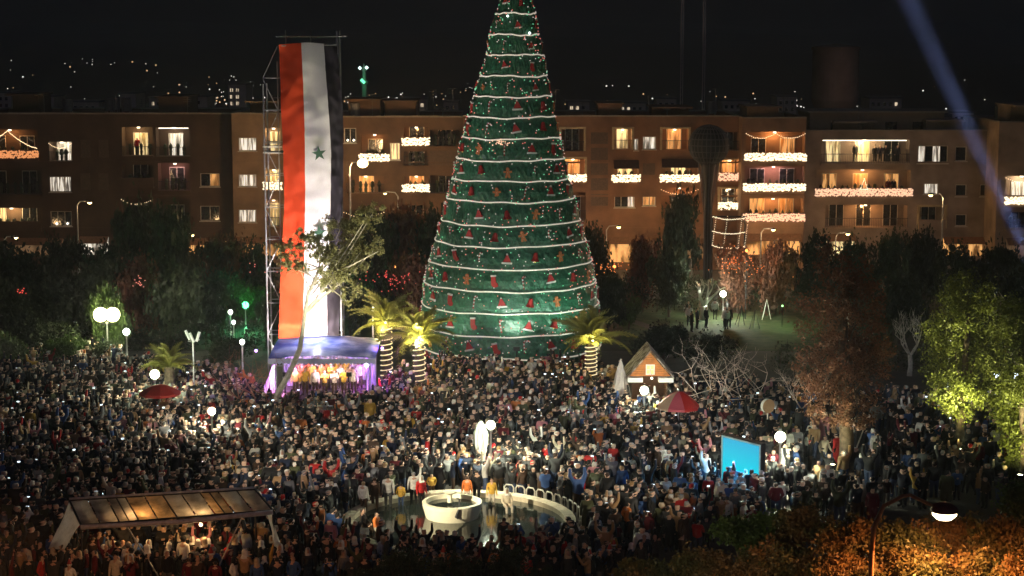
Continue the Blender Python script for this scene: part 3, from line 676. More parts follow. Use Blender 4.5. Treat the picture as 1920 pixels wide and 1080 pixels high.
light('stage_canopy_fill', 'POINT', (0,-.3,1.5), 420, (.85,.85,1), fl, .1)  # fill lamp added to light the top of the stage canopy
light('flood_light', 'SPOT', (0,0,.32), 24000, (1,.84,.76), fl, .15, target=(-1.4, 5.4, 3.2), angle=105, blend=.5)

# ================================================================= stage
SD = 101.0; ps = gp(610, 778); SD = ps.y; sx = (690-510)/2*SD/F
st = thing('stage', 'small open-air stage with blue canopy roof, purple backdrop and choir under the flag', 'stage', (gp(606,778).x, SD+1.8, 0)); so_ = Vector((gp(606,778).x, SD+1.8, 0))
M_deck = mat('stage_deck', (.16,.12,.1), .7, noise=.2); M_blue = mat('blue_tarpaulin', (.06,.10,.40), .5, col2=(.28,.30,.55), noise=.35, nscale=.8, bump=.3)  # paler blue patches put light on the canopy top into its colour
MB().bb((-sx-.1,-2,.8),(sx+.1,2.4,.95)).build('deck', M_deck, st)
q = MB()
for k in range(9): q.bb((-sx-.05+k*(2*sx/9),-1.98,0),(-sx+(k+1)*(2*sx/9)-.08,-1.93,.8))
q.build('skirt_panel', mat('stage_skirt', (.22,.12,.06), .8, noise=.2), st)
zr = P_(600, 675, SD).z
q = MB(); 
for xx in (-sx, sx):
    for yy in (-1.6, 2.3): MB().tube([(xx,yy,.95),(xx,yy,zr+.1)], .06, 6).build('truss_post', M_steel, st)
MB().tube([(-sx,-1.6,zr),(sx,-1.6,zr)], .05, 6).build('truss_beam', M_steel, st); MB().tube([(-sx,2.3,zr+.3),(sx,2.3,zr+.3)], .05, 6).build('truss_beam', M_steel, st)
vs = []; NXX, NYY = 24, 8
for i in range(NYY+1):
    for k in range(NXX+1):
        t = k/NXX; s = i/NYY; x = (-sx-.35)+(2*sx+.7)*t; vs.append((x, -2.1+4.8*s, zr+.15+.35*math.sin(PI*min(s*1.1,1)*.5)+.2*math.sin(PI*t)-.06*abs(math.sin(t*14))))
MB().add(vs, [(i*(NXX+1)+k,i*(NXX+1)+k+1,(i+1)*(NXX+1)+k+1,(i+1)*(NXX+1)+k) for i in range(NYY) for k in range(NXX)]).build('canopy', M_blue, st, smooth=True)
q = MB()
for k in range(24):
    xa = (-sx-.35)+(2*sx+.7)*k/24; xb = xa+(2*sx+.7)/24; q.add([(xa,-2.1,zr+.13),(xb,-2.1,zr+.13),(xb,-2.12,zr-.12),((xa+xb)/2,-2.12,zr-.22),(xa,-2.12,zr-.12)], [(0,1,2,3,4)])
q.build('valance', mat('pale_valance', (.5,.5,.75), .6), st)
vs = []
for i in range(5):
    for k in range(41): t = k/40; vs.append((-sx+2*sx*t, 2.15+.07*math.sin(t*70), .95+(zr-.7)*i/4))
MB().add(vs, [(i*41+k,i*41+k+1,(i+1)*41+k+1,(i+1)*41+k) for i in range(4) for k in range(40)]).build('backdrop', mat('grey_backdrop', (.45,.42,.5), .7, noise=.1), st)
q = MB()   # leaning drape at the left end
vs = []
for i in range(7):
    for k in range(13): t = k/12; s = i/6; vs.append((-sx-.1-1.3*(1-s)**1.3*(.2+.8*(1-t)), -1.7+1.6*t+.06*math.sin(t*25), .3+(zr-.2)*s))
q.add(vs, [(i*13+k,i*13+k+1,(i+1)*13+k+1,(i+1)*13+k) for i in range(6) for k in range(12)]); q.build('side_drape', mat('pale_drape', (.6,.52,.62), .7), st)
def stage_light(x, y, z, col, en, tgt, s=.08, ang=90):
    q = MB().lathe([(.02,.14),(.1,.12),(.12,-.1)], 10, (x,y,z)); f_ = q.build('stage_lamp', M_black, st)
    MB().lathe([(.001,-.09),(.11,-.09)], 10, (x,y,z)).build('lens', glow('lens_%.1f%.1f%.1f' % col, col, 6), f_)
    light('stage_light', 'SPOT', (x,y,z-.12), en, col, st, s, target=tgt, angle=ang, blend=.7)
stage_light(-sx*.6,-1.5,zr-.2,(.7,.3,1.0),1100,(-sx,1.5,1.6)); stage_light(-sx*.9,-1.5,zr-.2,(.85,.35,1.0),1400,(-sx-1,.4,.4))
stage_light(0,-1.5,zr-.2,(.9,.6,1),700,(0,1.4,1.6)); stage_light(sx*.85,-1.5,zr-.2,(.5,.1,1.0),1500,(sx+.4,1,1.2)); stage_light(sx*.4,-1.55,zr-.2,(1,.78,.5),200,(0,.4,1.2))
for (x, y, z, c) in ((sx+.5,-1.2,1.3,(.45,.1,1)),(sx+.6,0,3.6,(.35,.08,1)),(-sx-1.4,.3,3.4,(.4,.15,1))):
    light('stage_light', 'POINT', (x,y,z), 520, c, st, .12); MB().ball((x,y,z), .09, 8).build('stage_lamp', glow('violet_lamp', (.6,.3,1), 5), st)
# front warm lights on the choir, on stands at the stage edge
for dx in (-1.4, 1.2):
    tt = thing('spotlight_stand', 'spotlight on a stand before the stage, at its %s' % ('left half' if dx < 0 else 'right half'), 'spotlight', (so_.x+dx*1.4, SD-1.6, 0))
    q = MB(); q.tube([(0,0,0),(0,0,2.6)], .03, 5); q.box((0,0,2.7),(.3,.2,.24)); q.build('body', M_black, tt)
    light('front_light', 'SPOT', (0,.2,2.7), 170, (1,.8,.55), tt, .1, target=(-dx*.5, 3.6, 1.9), angle=60, blend=.6)

# ================================================================= lamps
def globe_lamp(label, top, base_y, col, en, r=.2, n=1, spread=.0, D=None, cat='lamp post', group=None, name='lamp_post', halo=1.0, shade=True):
    px, py = top
    p = gp(px, base_y); D = D or p.y; h = pd(px, py, D).z; x = pd(px, py, D).x
    t = thing(name, label, cat, (x, D, 0), 0, group)
    q = MB(); q.lathe([(.14,0),(.13,.35),(.06,.45),(.045,h-r-.12),(.09,h-r-.08),(.1,h-r+.02)], 10); q.build('post', M_dark if not shade else M_white, t, smooth=True)
    for k in range(n):
        xx = (k-(n-1)/2)*spread
        if n > 1: MB().tube([(0,0,h-r-.2),(xx,0,h-r-.1)], .03, 5).build('bracket', M_dark, t)
        MB().ball((xx,0,h), r*.97, 14).build('globe', glow('lamp_globe_%d' % int(col[0]*99+col[1]*990+col[2]*999), col, 8), t, smooth=True)
        light('lamp_light', 'POINT', (xx,0,h), 3.2*en/n, col, t, r*1.02)
    return t
WY = (1,.93,.66); CW = (.88,1,.86)
globe_lamp('glaring double-headed park lamp at the left edge of the square, brightest of all', (200,590), 690, (1,.96,.5), 4300, .5, 2, .8)
globe_lamp('small pale globe lamp just right of and below the glaring double lamp', (237,622), 700, (.85,1,.8), 800, .24)
globe_lamp('globe lamp among the crowd between the left red parasol and the stage', (397,771), 860, WY, 2200, .21)
globe_lamp('globe lamp just above the left red parasol, lighting the spiky green palm', (290,702), 790, (.9,1,.62), 2000, .28)
globe_lamp('tall globe lamp standing behind the fountain beside the folded white parasol', (920,797), 925, (.95,1,.72), 4600, .23)
globe_lamp('globe lamp in front of the wooden kiosk, beside the red and white parasol', (1208,732), 815, (.92,1,.75), 2200, .25)
globe_lamp('globe lamp to the right of the blue screen', (1463,819), 925, (.95,1,.7), 3000, .27)
globe_lamp('white globe lamp left of the green lamp, upper one of the pair', (432,585), 650, (.95,1,.85), 300, .17)
globe_lamp('smaller white globe lamp left of the green lamp, lower one of the pair', (438,604), 660, (.8,1,.9), 200, .14)
globe_lamp('white lamp just left of the stage roof', (454,641), 715, (.95,1,.85), 260, .17)
globe_lamp('green globe lamp among the trees left of the flag', (460,572), 625, (.1,1,.35), 2200, .26)
globe_lamp('low white lamp lighting the white bare tree on the lawn', (1356,551), 600, (.95,1,.8), 3600, .26)
globe_lamp('white lamp against the trunk of the big brown tree', (1592,786), 860, (.95,.95,1), 160, .17)
globe_lamp('square-looking twin lamp at the far right before the green tree', (1886,704), 800, (.7,.82,1), 1500, .17, 2, 1.05)
globe_lamp('small round lamp shining through the crown of the yellow-green tree', (1780,641), 760, (.95,1,.85), 120, .13)
globe_lamp('square lantern lamp at the right end of the stage roof', (688,681), 775, (1,.95,.9), 300, .17)
globe_lamp('small white lamp between the two left palm crowns', (699,578), 690, (1,1,.9), 90, .1)
# sodium street lamps along the far road
def street_lamp(label, px, py, D, en, reach=1.1, side=1, col=(1,.6,.27), group='street lamps along the far road', gl=.2, h=None, vis=True):
    p = pd(px, py, D); h = h or p.z
    t = thing('street_lamp', label, 'street lamp', (p.x - side*reach, D, 0), 0, group)
    q = MB(); q.tube([(0,0,0),(0,0,h-.3),(side*.25,0,h+.05),(side*reach,0,h+.12)], [.09,.06,.05,.04], 7); q.build('pole', M_steel, t)
    q = MB(); q.lathe([(.03,.16),(.16,.1),(gl+.05,0)], 12, (side*reach,0,h)); hd = q.build('lamp_head', M_dark, t)
    MB().ball((side*reach,0,h-.02), gl*.95, 12, sz=.8).build('lens', glow('sodium_lens', (1,.72,.3), 9), hd)
    light('sodium_light', 'POINT', (side*reach,0,h-.06), en*.95, col, t, gl)
    return t
street_lamp('glaring orange street lamp on the far road just right of the flag', 680, 306, 150, 17000, gl=.5)
street_lamp('small orange street lamp before the dark brown block at left', 168, 379, 150, 800, side=1)
street_lamp('thin street lamp with a pale head right of the glaring orange one', 722, 362, 149, 700, side=-1, gl=.14)
street_lamp('street lamp in front of the wide lit block at right', 1745, 365, 152, 1500, side=-1)
street_lamp('street lamp hidden low among trees before the brick red block', 1160, 425, 158, 2600, side=1)
street_lamp('street lamp low among the trees left of the globe column', 1275, 418, 158, 2100, side=-1)
street_lamp('street lamp behind trees below the garlanded balconies', 1450, 430, 158, 2100)
street_lamp('street lamp behind trees at the foot of the wide right block', 1590, 438, 158, 1600)
street_lamp('street lamp low behind trees at the left part of the far road', 360, 440, 158, 650)
street_lamp('street lamp low behind trees between flag and Christmas tree', 830, 432, 158, 900)
street_lamp('street lamp low before the far left block', 30, 445, 158, 350)
# near street lamp (sodium) leaning into the picture at lower right
def near_lamp(label, base, lab_h, arm, en, top):
    t = thing('street_lamp', label, 'street lamp', base, 0, 'street lamps along the near road'); h = lab_h
    q = MB(); q.lathe([(.15,0),(.14,2.2),(.13,6.2),(.075,6.35),(.07,h-1.6)], 12)
    a = arm; pts = [(0,0,h-1.6),(.02*a,0,h-1.0),(.18*a,0,h-.42),(.5*a,0,h-.16),(.62*a,0,h-.14),(1.0*a,0,h-.42)]
    q.tube(pts, [.07,.065,.055,.05,.05,.045], 8); pl = q.build('pole', mat('rusty_lamp_paint', (.28,.12,.06), .55, noise=.35, nscale=4), t, smooth=True)
    hx = 1.2*a; hd = MB().add([], [])
    hd.lathe([(.02,.2),(.18,.17),(.33,.06),(.37,-.04)], 16, (hx,0,h-.52)); hd.tube([(a,0,h-.42),(hx,0,h-.36)], .06, 6); hd = hd.build('lamp_head', mat('lamp_hood_paint', (.2,.05,.035), .45, noise=.2), t, smooth=True)
    MB().lathe([(.33,0),(.31,-.1),(.2,-.21),(.01,-.25)], 16, (hx,0,h-.56)).build('lens', glow('sodium_bowl', (1,.8,.5), 6), hd, smooth=True)
    light('sodium_light', 'SPOT', (hx,0,h-.84), en*1.9, (1,.42,.12), t, .2, target=(hx,.1,0), angle=165, blend=.5)
    return t
pa = pd(1636, 985, 44); ph = pd(1690, 927, 44); arm = (pd(1771,955,44).x - pa.x)/1.2
near_lamp('near street lamp with curved arm and reddish hood at lower right', (pa.x, 44, 0), ph.z+.12, arm, 2300, 0)
near_lamp('street lamp beyond the left edge, twin of the hooded one', (-17.5, 47, 0), ph.z+.12, 1.6, 3600, 0)
near_lamp('unseen street lamp added below the lower edge, right of the middle', (5.2, 36, 0), ph.z+.12, 1.4, 2400, 0)  # unseen lamp, added to light the near trees from the front
near_lamp('unseen street lamp added below the lower edge, left of the middle', (-9.5, 36, 0), ph.z+.12, 1.4, 550, 0)  # unseen lamp, added to light the lower crowd and shrubs
near_lamp('street lamp beyond the right edge, twin of the hooded one', (17.0, 46, 0), ph.z+.12, 1.6, 2500, 0)
fl = thing('added_floodlight_pole', 'unseen floodlight pole added below the lower edge to light the green bushy trees', 'floodlight', (3.0, 37, 0)); MB().tube([(0,0,0),(0,0,9)], [.09,.06], 8).build('pole', M_steel, fl)  # unseen pole, added to lift the dark gap in the near trees
hd = MB().box((0,0,9.15),(.5,.2,.34)).build('lamp_head', M_black, fl); MB().box((0,.105,9.15),(.44,.012,.28)).build('lens', glow('flood_lens', (1,1,1), 8), hd)
light('flood_light', 'SPOT', (0,.13,9.15), 3400, (1,.85,.55), fl, .2, target=(3.6, 14.5, 6.2), angle=38, blend=1)
# unseen poles added past both edges to light crowd and fountain from the front
for (x, y, z, heads_, lb) in ((-20.5, 58, 12, ((30000, (1,.86,.78), (-3, 92, 1), 27), (34000, (1,.9,.6), (-10.2, 85, 1), 14), (130000, (1,.88,.6), (-2.75, 77.8, .5), 14)), 'unseen tall floodlight pole added beyond the left edge of the square'),
                          (20.5, 57, 12, ((46000, (1,.86,.6), (.8, 80.5, .6), 16), (26000, (.95,.9,1), (4, 97, 1), 28)), 'unseen tall floodlight pole added beyond the right edge of the square')):
    fl = thing('added_floodlight_pole', lb, 'floodlight', (x, y, 0)); MB().tube([(0,0,0),(0,0,z)], [.12,.07], 8).build('pole', M_steel, fl)
    for k, (en, cc, tg, an_) in enumerate(heads_):
        lx = (k-.5)*.8; MB().tube([(0,0,z-.05),(lx,0,z)], .03, 5).build('bracket', M_steel, fl); hd = MB().box((lx,0,z+.15),(.5,.2,.34)).build('lamp_head', M_black, fl)
        MB().box((lx,.105,z+.15),(.44,.012,.28)).build('lens', glow('flood_lens', (1,1,1), 8), hd)
        light('flood_light', 'SPOT', (lx,.13,z+.15), en, cc, fl, .2, target=Vector(tg)-Vector((x,y,0)), angle=an_, blend=1)
# mast with white floodlight heads, left of the stage
p = gp(365, 770); m_ = thing('floodlight_mast', 'thin mast with a cluster of white floodlight heads, left of the stage', 'floodlight mast', (p.x, p.y, 0)); zz = pd(360, 640, p.y).z
q = MB(); q.tube([(0,0,0),(0,0,zz)], .05, 6); q.tube([(-.3,0,zz),(.4,0,zz+.1)], .035, 5); q.build('pole', M_steel, m_)
for k, (dx, dz, a) in enumerate(((-.3,.35,.5),(-.05,.2,.5),(.3,.25,-.4))):
    q = MB(); q.tube([(dx-.12*a*2,0,dz+.3+zz),(dx+.12*a*2,0,zz+dz-.25)], .09, 6); q.build('lamp_head', mat('white_enamel', (.8,.8,.85), .35), m_)
# searchlight beyond the right edge throwing the pale blue beam
sp = pd(2123, 900, 75); tg = pd(1705, 0, 150); dirv = (tg-sp).normalized()
sl = thing('searchlight', 'round searchlight beyond the right edge that throws the pale blue beam', 'searchlight', (sp.x, sp.y, 0))
q = MB(); q.tube([(0,0,0),(0,0,sp.z-.5)], .1, 8); q.build('stand', M_dark, sl)
q = MB(); b_ = -dirv*.9; q.tube([b_+Vector((0,0,sp.z)), Vector((0,0,sp.z))-dirv*.1], [.4,.62], 16, cap=True); q.build('drum', M_dark, sl)
light('beam_light', 'AREA', (0,0,sp.z), 1500, (.4,.5,1), sl, .35, target=Vector((0,0,sp.z))+dirv, spread=1.7)

# ================================================================= fountain
pc = gp(860, 992); RP = 4.75
ft_ = thing('fountain', 'round stone-edged fountain pool with a white drum basin in the middle', 'fountain', (pc.x, pc.y, 0))
M_water = mat('pool_water', (.02,.026,.022), .06, .8, bump=.12, nscale=2.2)
MB().lathe([(.01,.22),(RP,.22)], 64).build('water', M_water, ft_)
q = MB(); NB = 40
for k in range(NB):
    q = MB(); q.lathe([(RP-.02,.0),(RP-.02,.44),(RP+.46,.46),(RP+.46,.0)], 3, a0=2*PI*k/NB+.004, a1=2*PI*(k+1)/NB-.004)
    q.build('kerb_stone', M_stone, ft_)
bx = gp(848, 977).x - pc.x; by = gp(848, 977).y - pc.y; rb = 56.5*pc.y/F*1.01
M_basin = mat('basin_plaster', (.82,.77,.6), .6, noise=.12, nscale=2, bump=.2)
ba = MB().lathe([(rb*.88,.1),(rb*.95,.4),(rb*1.02,.78),(rb*1.03,.92),(rb-.12,.94),(rb-.2,.70),(.01,.66)], 44, (bx,by,0)).build('basin', M_basin, ft_, smooth=False)
MB().lathe([(.01,.76),(rb-.17,.76)], 32, (bx,by,0)).build('basin_water', M_water, ba)
q = MB(); q.tube([(bx+.35,by-.9,.9),(bx+.35,by-.85,1.25),(bx+.25,by-1.0,1.3)], .04, 6); q.tube([(bx+.35,by-rb-.02,.9),(bx+.2,by-rb-.05,.55),(bx+.32,by-rb-.04,.5)], .05, 6); q.build('spout', M_dark, ba)
q = MB().lathe([(.12,.85),(.1,1.2),(.3,1.3),(.32,1.36),(.02,1.34)], 16, (bx-.1,by+.1,0)).build('jet_bowl', M_basin, ba)
# hoops of white rail around the right back of the pool
for k, a in enumerate(np.linspace(R(66), R(-20), 15)):
    r = RP+.72; c_ = Vector((pc.x+r*math.cos(a), pc.y+r*math.sin(a), 0)); tv = Vector((-math.sin(a), math.cos(a), 0))*.24
    q = MB().tube([-tv, -tv+Vector((0,0,.62)), -tv*.6+Vector((0,0,.74)), tv*.6+Vector((0,0,.74)), tv+Vector((0,0,.62)), tv], .035, 6)
    tag(q.build('hoop_rail', mat('hoop_paint', (.5,.48,.42), .5, noise=.2), None, c_), 'white hoop rail beside the pool, %s counted from the basin side' % ['first','second','third','fourth','fifth','sixth','seventh','eighth','ninth','tenth','eleventh','twelfth','thirteenth','fourteenth','last'][k], 'rail', 'white hoop rails round the pool')
a, b, c = gp(657,1018), gp(672,1034), gp(702,1048)
q = MB()
for p, r_ in ((a,b),(b,c)): 
    d_ = (r_-p).normalized(); mid = (p+r_)/2; q.box((mid.x-a.x, mid.y-a.y, .12), ((r_-p).length, .22, .24), 0, math.atan2(d_.y, d_.x))
tag(q.build('white_kerb', M_white, None, (a.x,a.y,0)), 'curved white kerb at the lower left of the fountain pool', 'kerb')
# folded white parasol behind the fountain
p = gp(902, 905); hp = pd(905, 790, p.y).z; u = thing('folded_parasol', 'folded white parasol upright beside the lamp behind the fountain', 'parasol', (p.x, p.y, 0))
MB().tube([(0,0,0),(0,0,hp)], .03, 6).build('pole', M_white, u)
vs = []; prf = [(.05,hp-2.3+.02),(.2,hp-1.75),(.42,hp-1.1),(.44,hp-.6),(.28,hp-.2),(.04,hp+.04)]
for r, z in prf:
    for k in range(20): a_ = 2*PI*k/20; rr = r*.75*(1+.14*(-1)**k); vs.append((rr*math.cos(a_), rr*math.sin(a_), z))
MB().add(vs, [(i*20+k,i*20+(k+1)%20,(i+1)*20+(k+1)%20,(i+1)*20+k) for i in range(5) for k in range(20)]).build('cloth', mat('parasol_white', (.4,.42,.36), .7, transl=.2), u)

# ================================================================= parasols, kiosk, screen, signs
def parasol(label, px, py_rim, D, rw, cols, hgt=.75):
    p = pd(px, py_rim, D); t = thing('parasol', label, 'parasol', (p.x, D, 0)); z = p.z
    MB().tube([(0,0,0),(0,0,z+hgt+.12)], .035, 6).build('pole', M_steel, t); n = 8
    for k in range(n):
        a0, a1 = 2*PI*k/n+.2, 2*PI*(k+1)/n+.2; q = MB(); vs = []
        for i in range(6):
            s = i/5; rr = rw*s; zz = z+hgt*(1-s**1.5)
            for j in range(4): a_ = a0+(a1-a0)*j/3; vs.append((rr*math.cos(a_)*(1-.04*math.sin(PI*j/3)*s), rr*math.sin(a_)*(1-.04*math.sin(PI*j/3)*s), zz-.03*math.sin(PI*j/3)*s))
        q.add(vs, [(i*4+j,i*4+j+1,(i+1)*4+j+1,(i+1)*4+j) for i in range(5) for j in range(3)]); v0 = [(rw*math.cos(a0),rw*math.sin(a0),z),(rw*math.cos(a1),rw*math.sin(a1),z)]
        q.add([v0[0],v0[1],(v0[1][0],v0[1][1],z-.16),(v0[0][0],v0[0][1],z-.16)], [(0,1,2,3)]); q.build('canopy_panel', cols[k % len(cols)], t)
        MB().tube([(0,0,z+hgt-.02),(rw*math.cos(a0),rw*math.sin(a0),z-.02)], .014, 4).build('rib', M_steel, t)
    return t
CR = mat('parasol_red', (.55,.035,.03), .6, transl=.35); CO = mat('parasol_cream', (.7,.5,.34), .6, transl=.35); CP = mat('parasol_pink', (.62,.12,.16), .6, transl=.35)
parasol('open red parasol below a globe lamp at the left of the crowd', 300, 735, 96, 1.14, [CR], .45)
parasol('open parasol of red and cream panels right of the kiosk lamp', 1272, 760, 92.5, 1.15, [CO,CP,CR,CR], .78)
KD = 99.5; p = pd(1219, 705, KD); hwk = 35*KD/F; ze = p.z; zp = pd(1219, 661, KD).z
k_ = thing('kiosk', 'wooden gabled market hut with a small lit window, right of the right-hand palm', 'kiosk', (p.x, KD, 0))
q = MB(); nb = 14
MB().add([(-hwk,0,0),(hwk,0,0),(hwk,0,.95),(-hwk,0,.95)],[(0,1,2,3)]).bb((-hwk,.01,0),(-hwk+.08,2.4,ze)).bb((hwk-.08,.01,0),(hwk,2.4,ze)).bb((-hwk+.08,2.32,0),(hwk-.08,2.4,ze)).build('wall', mat('dark_hut_wall', (.06,.03,.015), .8, noise=.3), k_)
q = MB().bb((-hwk-.05,-.35,.95),(hwk+.05,.1,1.0)); q.build('counter', M_wood, k_)
for k in range(10):   # gable boards
    z0 = ze+(zp-ze)*k/10; z1 = ze+(zp-ze)*(k+1)/10-.015; w0 = (hwk+.12)*(1-k/10); w1 = (hwk+.12)*(1-(k+1)/10)+.01
    MB().prism([(-w0,z0),(w0,z0),(w1,z1),(-w1,z1)], -.04, .0).build('board', M_wood, k_)
for s in (-1, 1):
    rf = MB(); e = (hwk+.32); rf.add([(s*e,-.3,ze-.15),(0,-.3,zp+.08),(0,2.7,zp+.08),(s*e,2.7,ze-.15),(s*e,-.3,ze-.05),(0,-.3,zp+.2),(0,2.7,zp+.2),(s*e,2.7,ze-.05)], [(0,1,2,3),(7,6,5,4),(0,4,5,1),(1,5,6,2),(2,6,7,3),(3,7,4,0)])
    rf.build('roof_slope', mat('hut_roof', (.09,.05,.035), .8, noise=.5, nscale=3, col2=(.3,.26,.24)), k_)
wz = ze+(zp-ze)*.28
f_ = MB().bb((-.26,-.09,wz-.3),(.26,-.045,wz-.24)).bb((-.26,-.09,wz+.24),(.26,-.045,wz+.3)).bb((-.26,-.09,wz-.24),(-.2,-.045,wz+.24)).bb((.2,-.09,wz-.24),(.26,-.045,wz+.24)).bb((-.025,-.09,wz-.24),(.025,-.045,wz+.24)).bb((-.2,-.088,wz-.025),(.2,-.047,wz+.025)).build('window', M_white, k_)
MB().add([(-.2,-.05,wz-.24),(.2,-.05,wz-.24),(.2,-.05,wz+.24),(-.2,-.05,wz+.24)],[(0,1,2,3)]).build('pane', glow('kiosk_window', (1,.72,.2), .9), f_)
for sgn in (-1,1): MB().bb((sgn*.45,-.5,ze-.28),(sgn*(hwk+.25),-.06,ze-.02)).build('snow_trim', mat('fake_snow', (.75,.75,.75), .9, bump=.5), k_)
light('kiosk_lamp', 'POINT', (0, .8, ze-.3), 80, (1,.7,.3), k_, .1); light('gable_lamp', 'POINT', (0,-1.2,ze+.1), 75, (1,.6,.22), k_, .08)
MB().ball((0,-1.2,ze+.1), .07, 8).build('bulb', glow('warm_bulb', (1,.8,.5), 4), k_); MB().tube([(0,-1.2,ze+.15),(0,0,ze+.4)], .012, 4).build('cable', M_black, k_)
# white cone tent
p = gp(1163, 778); t = thing('cone_tent', 'small crumpled white cone tent left of the wooden hut', 'tent', (p.x, p.y, 0)); zt = pd(1163, 672, p.y).z
vs = []
for i in range(7):
    for k in range(16): a = 2*PI*k/16; s = i/6; r = .62*(1-s)**.8*(1+.12*math.sin(k*2.4+i)); vs.append((r*math.cos(a), r*math.sin(a), .9+(zt-.9)*s))
MB().add(vs, [(i*16+k,i*16+(k+1)%16,(i+1)*16+(k+1)%16,(i+1)*16+k) for i in range(6) for k in range(16)]).build('cover', mat('tent_cloth', (.5,.44,.41), .8, noise=.15, nscale=4), t)
q = MB(); [q.tube([(.5*math.cos(a),.5*math.sin(a),0),(.5*math.cos(a),.5*math.sin(a),1)], .025, 5) for a in (.7,2.3,3.9,5.5)]; q.build('legs', M_steel, t)
# round sign
p = gp(1438, 835); z = pd(1438, 761, p.y).z; t = thing('round_sign', 'round tan sign disc on a short white post, right of the bare shrubs', 'sign', (p.x, p.y, 0), .45)
MB().tube([(0,0,0),(0,0,z-.3)], .04, 6).build('post', M_white, t)
q = MB(); ns = 28; q.add([(.38*math.cos(2*PI*k/ns),-.1,z+.38*math.sin(2*PI*k/ns)) for k in range(ns)], [tuple(range(ns))]); q.build('disc', mat('tan_disc', (.55,.33,.18), .7, noise=.1), t)
q = MB(); q.add([(.38*math.cos(2*PI*k/ns),y_,z+.38*math.sin(2*PI*k/ns)) for y_ in (-.098,.12) for k in range(ns)], [(k,(k+1)%ns,ns+(k+1)%ns,ns+k) for k in range(ns)]+[tuple(range(ns,2*ns))]); q.build('rim', M_white, t)
# big blue screen
D0 = gp(1385, 935).y; pl = pd(1355, 818, D0+1); pr = pd(1425, 835, D0-1); zt = pl.z; zb = pd(1355, 902, D0+1).z
vx = Vector((pr.x-pl.x, pr.y-pl.y, 0)); Wd = vx.length; an = math.atan2(vx.y, vx.x)
s_ = thing('video_screen', 'large outdoor screen glowing plain light blue above the crowd at right', 'screen', ((pl.x+pr.x)/2, (pl.y+pr.y)/2, 0), an)
q = MB(); q.bb((-Wd/2-.12,.0,zb-.12),(Wd/2+.12,.25,zt+.12)); q.build('housing', M_black, s_)
m = mat('screen_blue', (.02,.1,.12), .3, em=(.03,.62,.86), es=.92, sample=True); Nn = m.node_tree.nodes; Ll = m.node_tree.links
tc = Nn.new('ShaderNodeTexCoord'); sx_ = Nn.new('ShaderNodeSeparateXYZ'); mr = Nn.new('ShaderNodeMapRange'); mr.inputs[1].default_value = zb; mr.inputs[2].default_value = zt; mr.inputs[3].default_value = 1; mr.inputs[4].default_value = 0
mc = Nn.new('ShaderNodeMixRGB'); mc.inputs[1].default_value = (.03,.46,.76,1); mc.inputs[2].default_value = (.0,.86,.95,1)
Ll.new(tc.outputs['Object'], sx_.inputs[0]); Ll.new(sx_.outputs[2], mr.inputs[0]); Ll.new(mr.outputs[0], mc.inputs[0]); Ll.new(mc.outputs[0], Nn['Principled BSDF'].inputs['Emission Color'])
MB().add([(-Wd/2+.03,-.004,zb+.03),(Wd/2-.03,-.004,zb+.03),(Wd/2-.03,-.004,zt-.03),(-Wd/2+.03,-.004,zt-.03)],[(0,1,2,3)]).build('picture', m, s_)
q = MB(); q.bb((-Wd/2-.05,-.03,zb-.05),(Wd/2+.05,-.001,zb+.02)); q.bb((-Wd/2-.05,-.03,zt-.02),(Wd/2+.05,-.001,zt+.05)); q.bb((-Wd/2-.05,-.03,zb+.02),(-Wd/2+.02,-.001,zt-.02)); q.bb((Wd/2-.02,-.03,zb+.02),(Wd/2+.05,-.001,zt-.02)); q.build('bezel', mat('pale_bezel', (.5,.7,.75), .4), s_)
q = MB()
for xx in (-Wd/2+.2, Wd/2-.2): q.tube([(xx,.15,0),(xx,.15,zb-.1)], .08, 6); q.tube([(xx,1.4,0),(xx,.3,zt-.5)], .05, 5)
q.build('stand', M_dark, s_)
light('screen_light', 'AREA', (0,-.06,(zb+zt)/2), 420, (.1,.5,1), s_, 2.0, target=(0,-3,(zb+zt)/2-.4))
# plastic canopy on poles at lower left
A, B, C_, Dq = pd(130,938,69.5), pd(478,917,70.3), pd(512,957,68.3), pd(152,985,67.3)
oc = Vector(((A.x+B.x)/2, 68.8, 0)); cn = thing('plastic_canopy', 'long low canopy of clear amber plastic sheets on poles at lower left', 'canopy', oc)
M_plas = mat('amber_plastic_sheet', (.6,.42,.24), .18, .7, noise=.75, nscale=1.6, transl=.4, bump=.5); A, B, C_, Dq = [v-oc for v in (A,B,C_,Dq)]
ncs = 10; M_plas2 = mat('smoky_plastic_sheet', (.5,.46,.42), .12, .8, noise=.8, nscale=1.1, transl=.5, bump=.5)
q = MB(); q.tube([Dq+Vector((0,-.05,-.06)), Dq.lerp(C_,.5)+Vector((0,-.05,-.16)), C_+Vector((0,-.05,-.06))], .1, 8); q.build('rolled_edge', mat('white_roll', (.62,.58,.6), .4, noise=.3, nscale=5), cn, smooth=True)
q = MB(); q.tube([A+Vector((0,0,.06)), B+Vector((0,0,.06))], .05, 6); q.build('rear_edge', mat('white_roll', (.6,.6,.6)), cn, smooth=True)
for k in range(ncs):
    t0, t1 = k/ncs+.004, (k+1)/ncs-.004; q = MB(); vs = []
    for i in range(5):
        for j in range(4):
            t = t0+(t1-t0)*j/3; s = i/4; p = (A.lerp(B,t)).lerp(Dq.lerp(C_,t), s); vs.append(p+Vector((0,0,-.12*math.sin(PI*s)*math.sin(PI*j/3)-.04*rnd.random())))
    q.add(vs, [(i*4+j,i*4+j+1,(i+1)*4+j+1,(i+1)*4+j) for i in range(4) for j in range(3)]); q.build('roof_sheet', M_plas if k in (3,4,7) else M_plas2, cn, smooth=True)
q = MB()
for a, b in ((A,B),(Dq,C_),(A,Dq),(B,C_)): q.tube([a,b], .045, 6)
